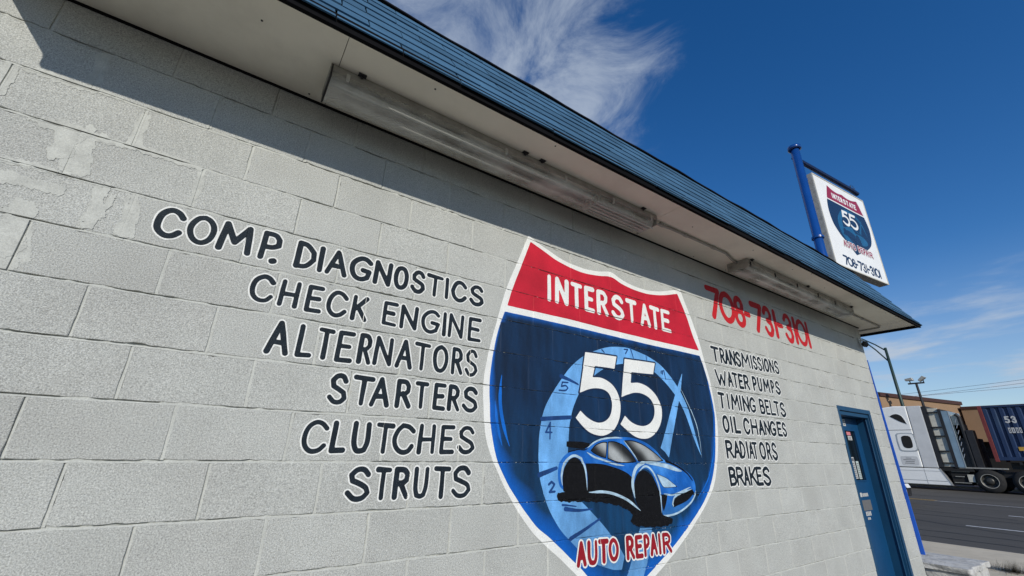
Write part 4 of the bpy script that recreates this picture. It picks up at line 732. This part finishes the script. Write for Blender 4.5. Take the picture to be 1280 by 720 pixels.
# ---------------------------------------------------------------- low wall, weeds
lw = thing('low_wall', (8.3, 1.2, GZ), 'low white flaking block wall at the foot of the street corner', 'low wall')
for i, (ya_, yb_) in enumerate([(-.345, .05), (.055, .46), (.465, .87), (.875, 1.28), (1.285, 2.6)]):
    t = MB(); t.box(7.87, 8.72, ya_, yb_, GZ, -1.165); me = t.mesh('block', .012, 2); link('block', me, M_lowwall, lw)
t = MB(); t.box(7.84, 8.75, -.37, 2.62, -1.162, -1.10)
me = t.mesh('cap', .014, 2); bm = bmesh.new(); bm.from_mesh(me); bmesh.ops.subdivide_edges(bm, edges=[e for e in bm.edges if e.calc_length() > .3], cuts=14, use_grid_fill=True)
for v in bm.verts: v.co.x += .010*math.sin(v.co.y*23+v.co.z*50); v.co.z += .006*math.sin(v.co.y*31+v.co.x*17); v.co.y += .006*math.sin(v.co.x*33)
bm.to_mesh(me); bm.free(); link('cap', me, M_lowwall, lw)
t = MB(); wr = random.Random(4)
for i in range(420):
    a = wr.uniform(0, 6.28); d = abs(wr.gauss(0, .16)); x, y = 9.95+d*math.cos(a), -.34+d*math.sin(a)*1.2; h = wr.uniform(.04, .14)*(1.2-d); l = wr.uniform(0, 6.28); g = .05
    t.add([(x-.006, y, -1.36), (x+.006, y+.004, -1.36), (x+g*math.cos(l), y+g*math.sin(l), -1.36+max(h, .02))], [(0, 1, 2)])
link_root('dry_weeds', t.mesh('dry_weeds'), M_weed, (9.95, -.34, -1.36), 'brown clump of dry weeds on the sidewalk beside the low wall', 'weeds', kind='stuff')

# ---------------------------------------------------------------- pole sign
ps = thing('pole_sign', (11.4, 1.34, GZ), 'square white shop sign hung from a tall blue pole beyond the roof', 'sign')
t = MB(); t.tube([(11.40, 1.34, GZ), (11.40, 1.34, 7.60)], .10, 28); t.build('pole', M_bluepole, ps, smooth=False).data.polygons.foreach_set('use_smooth', [True]*28+[False, False])
t = MB(); t.lathe([(.0, .06), (.08, .055), (.15, .035), (.155, -.05), (.12, -.06)], (11.40, 1.34, 7.60), 'z', 28); t.build('pole_cap', M_bluepole, ps, smooth=True)
t = MB(); t.lathe([(.116, 4.95), (.130, 4.95), (.130, 5.0), (.116, 5.0)], (11.40, 1.34, 0), 'z', 28); t.build('pole_band', M_bluepole, ps)
t = MB(); t.lathe([(.40, GZ), (.40, GZ+.08), (.20, GZ+.10), (.116, GZ+.30)], (11.40, 1.34, 0), 'z', 20); t.build('pole_foot', M_dark, ps)
e1 = Vector((.9958, -.0913, 0)); nn = Vector((-.0913, -.9958, 0)); P0 = Vector((11.965, 1.30, 7.055))
def SP(u, v, o=0.0): q = P0+e1*u+Vector((0, 0, v))+nn*o; return (q.x, q.y, q.z)
def sbox(t, u0, u1, v0, v1, o0, o1): return t.hexa([SP(u0, v0, o1), SP(u1, v0, o1), SP(u1, v1, o1), SP(u0, v1, o1)], [SP(u0, v0, o0), SP(u1, v0, o0), SP(u1, v1, o0), SP(u0, v1, o0)])
t = MB(); t.tube([SP(-.55, .30, -.06), SP(2.30, .30, -.06), SP(2.66, .27, -.06)], .062, 12); t.build('arm', M_navyarm, ps)
for u in (.35, 1.9):
    t = MB(); sbox(t, u, u+.05, 0, .21, -.17, -.11); t.build('hanger', M_dark, ps)
for v in (-.15, -2.35):
    t = MB(); sbox(t, -.38, 0.0, v-.04, v+.04, -.18, -.10); t.build('bracket', M_bluepole, ps)
for i in range(9):
    t = MB(); a = SP(2.25+.05*i, .34, -.06); t.tube([a, (a[0]+.05*math.sin(i*2.1), a[1]+.04*math.cos(i*1.7), a[2]+.12+.03*math.sin(i*3))], .006, 5); t.build('bird_spike', M_dark, ps)
t = MB()
for i in range(22):
    a = i*.42; t.tube([SP(.95+.25*math.cos(a)+.01*i, .02+.055*math.sin(a), -.04), SP(.95+.25*math.cos(a+.42)+.01*(i+1), .02+.055*math.sin(a+.42), -.04)], .009, 5)
t.build('loose_cable', M_dark, ps)
t = MB(); sbox(t, 0, 2.66, -2.625, 0, -.20, -.002); t.build('cabinet', M_metal, ps, bevel=.012)
for q in ((0, .028, -2.625, 0), (2.632, 2.66, -2.625, 0), (.0285, 2.6315, -.028, 0), (.0285, 2.6315, -2.625, -2.597)):
    t = MB(); sbox(t, *q, .0125, .022); t.build('retainer', M_cream, ps)
t = MB(); sbox(t, .0, 2.66, -2.625, 0, 0, .012); face = t.build('sign_face', M_signwhite, ps, bevel=.01)
SH = lambda q: (.36+(q[0]-1.537)/2.272*2.16, -.12+(q[1]-1.452)/2.279*2.00)
def spoly(n, l=42): return poly_sdf([SH(q) for q in smooth(PO[n], True, 3, l)])
def scar(n): return poly_sdf([SH(q) for q in smooth(CAR[n], True, 3, 50)])
def sprint(nm, f, m, off, step=.014, label=None): return flat_print(nm, f, m, face, lambda u, v, o: SP(u, v, .0125+o), step, label, off)
sprint('shield_print', spoly('blue'), M_signnavy, .001); sprint('shield_print', spoly('red'), M_signred, .001)
sprint('dial_print', spoly('dial', 60), M_signblue, .002); sprint('dial_print', spoly('needle'), M_signblue, .0025)
sprint('car_print', scar('body'), M_signblue, .003, .012); sprint('car_print', union([scar('side'), scar('rearwheel'), scar('frontwheel'), scar('under'), scar('windshield')]), M_signnavy, .0035, .012)
sprint('numeral_print', union([spoly('five1'), spoly('five2')]), M_signwhite, .0042, .012)
def sw(key, hw, tr, **k): return word_sdf([(c, *tr((a, b)), *tr((d, e))) for c, a, b, d, e in WORDS[key]], hw, .0, **k)
sprint('letter_print', sw('INTERSTATE', .020, SH), M_signwhite, .002, .010)
TR2 = lambda q: (.70+(q[0]-2.198)/.86*1.50, -1.97+(q[1]+.555)/.135*.20)
fa = union([sw('AUTO', .018, TR2), sw('REPAIR', .018, TR2)]); fo = union([sw('AUTO', .018, TR2), sw('REPAIR', .018, TR2)], .016)
sprint('letter_print_edge', fo, M_signwhite, .005, .010); sprint('letter_print', fa, M_signred, .006, .010)
TR3 = lambda q: (.46+(q[0]-3.916)/2.101*1.88, -2.53+(q[1]-1.255)/.34*.28)
sprint('number_print', sw('PHONE', .026, TR3), M_signnavy, .002, .010)

# ---------------------------------------------------------------- street furniture and buildings beyond
r = thing('street_lamp', (39.2, 7.7, GZ), 'tall dark green street lamp with a double truss arm beyond the truck', 'street lamp')
t = MB(); t.tube([(39.2, 7.68, GZ), (39.2, 7.74, 7.50)], .12, 12, .08); t.build('pole', M_green, r, smooth=True)
t = MB(); t.tube([(39.2, 7.73, 7.28), (39.2, 8.25, 7.82), (39.2, 8.9, 8.37), (39.2, 10.6, 8.8)], .045, 8); t.tube([(39.2, 7.72, 6.46), (39.2, 8.3, 7.44), (39.2, 8.85, 8.2), (39.2, 10.5, 8.73)], .045, 8); t.build('arm', M_green, r)
t = MB(); t.prism([(10.5, 8.66), (11.5, 8.70), (11.5, 8.84), (11.0, 8.94), (10.5, 8.88)], 39.0, 39.4); t.build('lamp_head', M_metal, r, bevel=.03)
r = thing('floodlight_pole', (40, 6.75, GZ), 'thin dark pole with two floodlights on a crossbar in front of the tan building', 'floodlight')
t = MB(); t.tube([(40, 6.75, GZ+.1), (40, 6.85, 4.95)], .10, 10, .07); t.build('pole', M_dark, r)
t = MB(); t.box(39.94, 40.06, 6.42, 7.28, 4.93, 5.02); t.build('crossbar', M_dark, r)
for y, tl in ((7.15, .0), (6.44, .5)):
    t = MB(); t.tube([(40, y, 5.02), (40, y, 5.16)], .03, 6); t.build('stem', M_dark, r)
    c, s = math.cos(tl*-1.2), math.sin(tl*-1.2); P = [(-.22, 0), (.22, 0), (.22, .14), (-.16, .20)]
    t = MB(); t.prism([(y+a*c-b*s, 5.17+a*s+b*c) for a, b in P], 39.85, 40.15); t.build('floodlight_head', M_metal, r, bevel=.015, seg=1)
tb = thing('tan_building', (50, 0, GZ), 'tan stucco building with a dark brown roof edge across the road', 'building')
def slab(t, a, b, z0, z1, th, out=0.0):
    d = Vector((b[0]-a[0], b[1]-a[1], 0)).normalized(); n = Vector((-d.y, d.x, 0)); a = Vector((*a, 0)); b = Vector((*b, 0)); A = a-n*out; Bq = b-n*out; C = b+n*th; D = a+n*th
    return t.hexa([(q.x, q.y, z0) for q in (A, Bq, C, D)], [(q.x, q.y, z1) for q in (A, Bq, C, D)])
t = MB(); slab(t, (38.7, 9.26), (50.6, 6.97), GZ, 4.28, .4); t.box(50.61, 50.9, 7.0, 16, GZ, 4.28); t.build('wall', M_tan, tb)
t = MB(); slab(t, (38.65, 9.27), (50.75, 6.94), 4.284, 4.56, .5, .10); t.build('roof_edge', M_brown, tb, bevel=.02)
t = MB(); t.box(50.0, 51.0, -40, 6.90, 1.46, 3.90); t.build('wall', M_tan, tb)
t = MB(); t.box(49.92, 51.1, -40, 6.92, 3.904, 4.10); t.build('roof_edge', M_brown, tb, bevel=.02)
t = MB(); t.box(50.9, 51.2, -40, 7.3, GZ, 1.456); t.build('recess_wall', M_shadowy, tb)  # near-black colour paints in the shade under the overhang
for i in range(8): t = MB(); t.box(50.0, 50.3, 6.5-i*5.2, 6.88-i*5.2, GZ+.1, 1.456); t.build('pier', M_tan, tb)
t = MB(); t.box(51.25, 70, -40, 16, GZ, 3.7); t.build('rear_block', M_tan, tb)
for i, (ya, za, yb, zb, xx) in enumerate([(11.6, 6.50, 4.0, 6.98, 60), (11.0, 6.20, 4.1, 6.68, 60), (9.4, 6.30, 7.2, 6.36, 60.8)]):
    sl_ = (zb-za)/(yb-ya); pts = []
    for j in range(25):
        y = 60-j*5.0; pts.append((xx, y, za+sl_*(y-ya)*1.0+ .0006*(y-7)**2))
    t = MB(); t.tube(pts, .013, 5); link_root('power_line', t.mesh('power_line'), M_dark, (xx, 7, 6.4), ['upper thin black power line above the tan building', 'lower thin black power line above the tan building', 'faint power line farthest back above the tan building'][i], 'power line', 'power lines over the far street')

# ---------------------------------------------------------------- wheels
def wheel(parent, x, y, r_, w_, rim=M_rim, nm='wheel', side=-1):
    zc = GZ+r_
    t = MB(); t.lathe([(r_*.60, 0), (r_*.93, side*.0), (r_, -side*w_*.18), (r_, -side*w_*.82), (r_*.93, -side*w_), (r_*.60, -side*w_)], (x, y, zc), 'x', 32); o = t.build(nm, M_rubber, parent, smooth=True)
    t = MB(); t.lathe([(r_*.60, -side*.005), (r_*.55, -side*.03), (r_*.50, -side*.10), (r_*.30, -side*.12), (r_*.28, -side*.04), (r_*.16, -side*.02), (0, -side*.015)], (x, y, zc), 'x', 32); t.build('rim', rim, o, smooth=True)
    t = MB(); t.lathe([(r_*.605, side*.002), (r_*.585, side*.012), (r_*.555, -side*.004)], (x, y, zc), 'x', 32); t.build('rim_edge', M_metal, o, smooth=True)
    t = MB()
    for k in range(8):
        a = k*math.pi/4; cy, cz = y+r_*.42*math.cos(a), zc+r_*.42*math.sin(a); t.lathe([(0, 0), (r_*.05, 0), (r_*.05, -side*.02)], (x-side*.098, cy, cz), 'x', 8)
    t.build('rim_hole', M_shadowy, o)
    return o
# ---------------------------------------------------------------- semi truck (nose toward +y, hidden end behind the shop)
TX = 34.0; TXB = 36.5
tk = thing('semi_truck', (TX+1.25, 7, GZ), 'pale silver sleeper cab semi truck on the far side of the road', 'truck')
t = MB(); prof = [(6.30, -.34), (8.4, -.34), (8.9, -.3), (9.0, .9), (8.6, 1.7), (8.0, 2.25), (7.5, 2.95), (6.9, 3.02), (6.30, 2.99)]
t.prism(prof, TX, TXB); t.build('cab', M_truckwhite, tk, bevel=.09, seg=3)
t = MB(); t.prism([(8.9, -.6), (11.2, -.7), (11.35, .0), (11.1, .75), (8.95, 1.15)], TX+.15, TXB-.15); t.build('hood', M_truckwhite, tk, bevel=.12, seg=3)
t = MB(); t.box(TX+.1, TXB-.1, 11.25, 11.5, -1.15, -.55); t.build('bumper', M_chrome, tk, bevel=.04)
t = MB(); t.prism([(8.35, 1.05), (8.92, 1.0), (8.55, 1.7), (8.3, 1.9)], TX-.004, TXB+.004); t.build('windshield', M_glassdark, tk)
t = MB(); t.prism([(7.55, 1.0), (8.25, 1.0), (8.2, 1.75), (7.55, 1.8)], TX-.006, TXB+.006); t.build('side_window', M_glassdark, tk, bevel=.004, seg=1)
t = MB(); t.prism([(5.64, -.34), (6.285, -.34), (6.285, 2.985), (5.64, 2.97)], TX+.01, TXB-.01); t.build('side_extender', M_truckgrey, tk, bevel=.04)
t = MB(); t.box(TX+.03, TXB-.03, 6.286, 6.298, -.30, 2.9); t.build('seam', M_dark, tk)
t = MB(); t.box(TX-.004, TX+.01, 6.32, 8.35, 1.655, 1.68); t.build('panel_seam', M_dark, tk)
def outl(nm, pts, m, x0, x1, bv=0): t = MB(); t.prism(pts, x0, x1); return t.build(nm, m, tk, bevel=bv)
tear = smooth([(7.16, 2.44), (7.02, 2.53), (6.79, 2.56), (6.60, 2.42), (6.46, 1.99), (6.72, 2.12)], True, 4, 70)
outl('upper_window', tear, M_shadowy, TX-.012, TX+.03); outl('upper_window_rim', [(6.8+(a-6.8)*1.16, 2.3+(b-2.3)*1.16) for a, b in tear], M_truckwhite, TX-.006, TX+.03)
def rrect(y0, y1, z0, z1, r0): return smooth([(y0+r0, z0), (y1-r0, z0), (y1, z0+r0), (y1, z1-r0), (y1-r0, z1), (y0+r0, z1), (y0, z1-r0), (y0, z0+r0)], True, 3, 60)
outl('sleeper_window_frame', rrect(6.29, 7.12, .50, 1.49, .1), M_chrome, TX-.010, TX+.03)
outl('sleeper_window_panel', rrect(6.345, 7.065, .555, 1.435, .09), M_truckwhite, TX-.016, TX+.03)
outl('sleeper_window', rrect(6.47, 6.90, .68, 1.34, .10), M_shadowy, TX-.022, TX+.03)
outl('door_decal', rrect(6.42, 7.18, -.24, .24, .06), M_truckgrey, TX-.003, TX+.02)
t = MB()
for j, (a, b) in enumerate([(6.7, 6.95), (6.55, 7.08), (6.6, 7.0), (6.62, 7.05)]): t.box(TX-.006, TX-.004, a, b, .12-.09*j, .15-.09*j)
t.build('door_print', M_stickg, tk)
t = MB(); t.box(TX+.02, TXB-.02, 5.42, 5.636, -.30, 2.93); t.build('gap_strip', M_dark, tk)
t = MB(); t.box(TX+.10, TX+.2, 4.99, 5.41, -.25, 2.80); t.build('cream_panel', M_cream, tk)
for z in (2.55, 1.75, 1.28, .50, -.1): t = MB(); t.box(TX-.0, TX+.12, 5.02, 5.42, z, z+.06); t.build('panel_bracket', M_dark, tk)
t = MB(); t.box(TX+.02, TXB-.02, 4.86, 4.985, -.30, 2.74); t.build('gap_strip', M_dark, tk)
t = MB(); t.box(TX+.03, TXB-.03, 4.58, 4.855, -.28, 2.62); t.build('rear_panel', M_truckblue, tk, bevel=.02)
t = MB(); t.box(TX+.02, TX+.05, 4.555, 4.578, -.28, 2.62); t.build('panel_edge', M_chrome, tk)
t = MB(); t.box(TX+.25, TX+.35, 4.30, 4.55, 1.2, 2.42); t.build('white_plate', M_cream, tk)
t = MB(); t.tube([(TX+.2, 4.22, -.4), (TX+.2, 4.22, 2.3), (TX+.2, 4.34, 2.45)], .085, 12); t.tube([(TX+.35, 4.42, -.4), (TX+.35, 4.42, 1.1)], .10, 10); t.build('exhaust_stack', M_dark, tk)
t = MB(); t.box(TX+.10, TX+.7, 3.86, 4.14, -.6, 1.6); t.box(TX+.25, TX+.9, 4.14, 4.55, -.4, 1.9); t.build('equipment_rack', M_dark, tk, bevel=.02)
for j in range(7): t = MB(); t.tube([(TX+.02, 4.52-.02*j, .2+.3*j), (TX+.02, 4.44-.02*j, .4+.3*j)], .015, 5); t.build('hose', M_chrome, tk)
t = MB(); t.prism([(5.30, -1.20), (8.6, -1.20), (8.6, -.37), (5.62, -.37)], TX+.015, TX+.35); t.build('side_skirt', M_truckwhite, tk, bevel=.03)
t = MB(); t.box(TX+.010, TX+.014, 5.45, 8.55, -1.02, -.99); t.box(TX+.010, TX+.014, 5.6, 8.55, -.52, -.50); t.box(TX+.011, TX+.013, 6.28, 6.30, -1.18, -.4); t.build('skirt_trim', M_chrome, tk)
t = MB(); t.prism([(5.28, -1.2), (5.335, -1.2), (5.66, -.37), (5.60, -.37)], TX+.005, TX+.36); t.build('skirt_edge', M_chrome, tk)
t = MB(); t.box(TX+.5, TX+.85, 1.9, 10.6, -.72, -.45); t.box(TXB-.85, TXB-.5, 1.9, 10.6, -.72, -.45); t.build('frame_rail', M_dark, tk)
t = MB(); t.box(TX+.15, TX+.6, 4.55, 5.25, -1.15, -.50); t.build('step_box', M_shadowy, tk)
t = MB(); t.box(TX+.06, TXB-.06, 4.3, 8.8, -.48, -.285); t.box(TX+.5, TXB-.5, 3.9, 8.6, -.5, 1.2); t.box(TX+.62, TXB-.62, 1.6, 8.6, -1.15, -.505); t.build('underframe', M_shadowy, tk)
for z, a, b in ((-.5, 4.5, 5.2), (-.75, 4.75, 5.1), (-1.05, 4.55, 5.2)): t = MB(); t.box(TX+.08, TX+.14, a, b, z, z+.03); t.build('step', M_metal, tk)
t = MB(); t.box(TX+.07, TX+.13, 4.36, 4.62, -.98, -.62); t.build('reflector_plate', M_cream, tk)
t = MB(); t.prism([(3.05, -.32), (4.85, -.32), (4.75, -.26), (3.05, -.26)], TX+.05, TX+.7); t.build('deck_plate', M_metal, tk)
for y in (3.84, 2.50):
    for x, s in ((TX+.02, -1), (TXB-.02, 1)): wheel(tk, x, y, .56, .55, side=s)
for x, s in ((TX+.1, -1), (TXB-.1, 1)): wheel(tk, x, 10.2, .54, .30, side=s)
# container on its trailer
ct = thing('container_trailer', (TX+1.25, -4, GZ), 'long dark blue corrugated container with a red corner post behind the truck', 'trailer')
CY1, CY0 = 3.38, -12.8; CZ0, CZ1 = .12, 2.78
t = MB(); ys = []; y = CY1-.17
prof = []
pitch = .30
while y-pitch > CY0+.2:
    prof += [(TX+.03, y), (TX+.03, y-.13), (TX+.09, y-.17), (TX+.09, y-.26)]; y -= pitch
prof.append((TX+.03, y)); n = len(prof)
for side in (0, 1):
    f = (lambda x: x) if side == 0 else (lambda x: TX+TXB-x)
    t.add([(f(a), b, CZ0+.16) for a, b in prof]+[(f(a), b, CZ1-.08) for a, b in prof], [(i, i+1, n+i+1, n+i) for i in range(n-1)])
t.box(TX+.10, TXB-.10, CY0+.1, CY1-.1, CZ0+.1, CZ1-.06); t.build('corrugated_side', M_contblue, ct)
for z0, z1 in ((CZ1-.08, CZ1), (CZ0, CZ0+.16)):
    for xa in (TX, TXB-.09): t = MB(); t.box(xa, xa+.09, CY0, CY1-.16, z0, z1); t.build('rail', M_contblue, ct)
for xa in (TX-.01, TXB-.12):
    t = MB(); t.box(xa, xa+.13, CY1-.155, CY1, CZ0-.08, CZ1+.02); t.build('corner_post', M_contred, ct, bevel=.01, seg=1)
    t = MB(); t.box(xa, xa+.13, CY0, CY0+.15, CZ0-.05, CZ1+.01); t.build('corner_post', M_contblue, ct)
t = MB(); t.box(TX+.12, TXB-.13, CY1-.10, CY1-.02, CZ0, CZ1); t.build('front_wall', M_contred, ct)
t = MB(); t.box(TX+.12, TXB-.13, CY0+.02, CY0+.08, CZ0, CZ1); t.build('rear_door', M_contblue, ct)
cm = lambda u, v, o: (TX+.028-o, -u, v)
wl = [('5', -2.54, 1.90, -2.36, 2.24), ('3', -2.31, 1.90, -2.13, 2.24)]
flat_print('number', word_sdf(wl, .033, 0), M_stickw, ct, cm, .012, 'white number 53', .002)
for a, b in ((-2.53, -2.45), (-2.42, -2.31), (-2.27, -2.19), (-2.16, -2.08)):
    t = MB(); t.box(TX+.024, TX+.027, -b, -a, 1.42, 1.68); t.build('white_mark', M_stickw, ct)
for a in (2.485, 2.36, 2.225, 2.115):
    t = MB(); t.box(TX+.021, TX+.0235, a-.012, a+.012, 1.47, 1.63); t.build('mark_gap', M_contblue, ct)
t = MB(); t.box(TX+.022, TX+.028, 2.16, 2.42, .58, .76); t.build('yellow_label', M_yellow, ct)
t = MB(); t.box(TX+.7, TX+.9, CY0+.3, CY1-.4, -.30, .02); t.box(TXB-.9, TXB-.7, CY0+.3, CY1-.4, -.30, .02)
for i in range(9): t.box(TX+.05, TXB-.05, CY1-.9-i*1.8, CY1-.8-i*1.8, -.08, .06)
t.build('chassis', M_dark, ct)
for y in (-10.2, -11.5):
    for x, s in ((TX+.05, -1), (TXB-.05, 1)): wheel(ct, x, y, .52, .55, side=s)
for xa in (TX+.45, TXB-.6): t = MB(); t.box(xa, xa+.14, -.6, -.46, GZ+.02, -.2); t.box(xa-.08, xa+.22, -.68, -.38, GZ+.001, GZ+.03); t.build('landing_leg', M_dark, ct)
# dark car mostly hidden behind the building corner
CX, CY = -1.0, .08
def cpr(P): return [(a+CY, b) for a, b in P]
cr_ = thing('parked_car', (21.9, 6.2, GZ), 'black car waiting in the road, its front just showing past the blue trimmed corner', 'car')
t = MB(); t.prism(cpr([(3.98, -1.22), (3.95, -.95), (4.05, -.78), (5.2, -.62), (8.2, -.60), (8.35, -.8), (8.35, -1.2)]), 22.0+CX, 23.8+CX); t.build('body', M_carpaint, cr_, bevel=.06, seg=3)
t = MB(); t.prism(cpr([(5.15, -.62), (5.85, -.12), (7.3, -.08), (8.0, -.60)]), 22.12+CX, 23.68+CX); t.build('cabin', M_glassdark, cr_, bevel=.05)
for x0_, x1_ in ((22.03, 22.42), (23.38, 23.77)): t = MB(); t.prism(cpr([(3.945, -.93), (4.20, -.90), (4.22, -.78), (4.0, -.80)]), x0_+CX, x1_+CX); t.build('headlight', M_lamp, cr_, bevel=.01)
t = MB(); t.box(22.65+CX, 23.15+CX, 3.925+CY, 3.95+CY, -1.1, -.98); t.build('number_plate', M_stickw, cr_)
for y in (4.85, 7.5):
    for x, s in ((22.0, -1), (23.8, 1)): wheel(cr_, x+CX, y+CY, .33, .21, side=s)
print('polys', sum(len(o.data.polygons) for o in bpy.data.objects if o.type == 'MESH'), 'objects', len(bpy.data.objects))
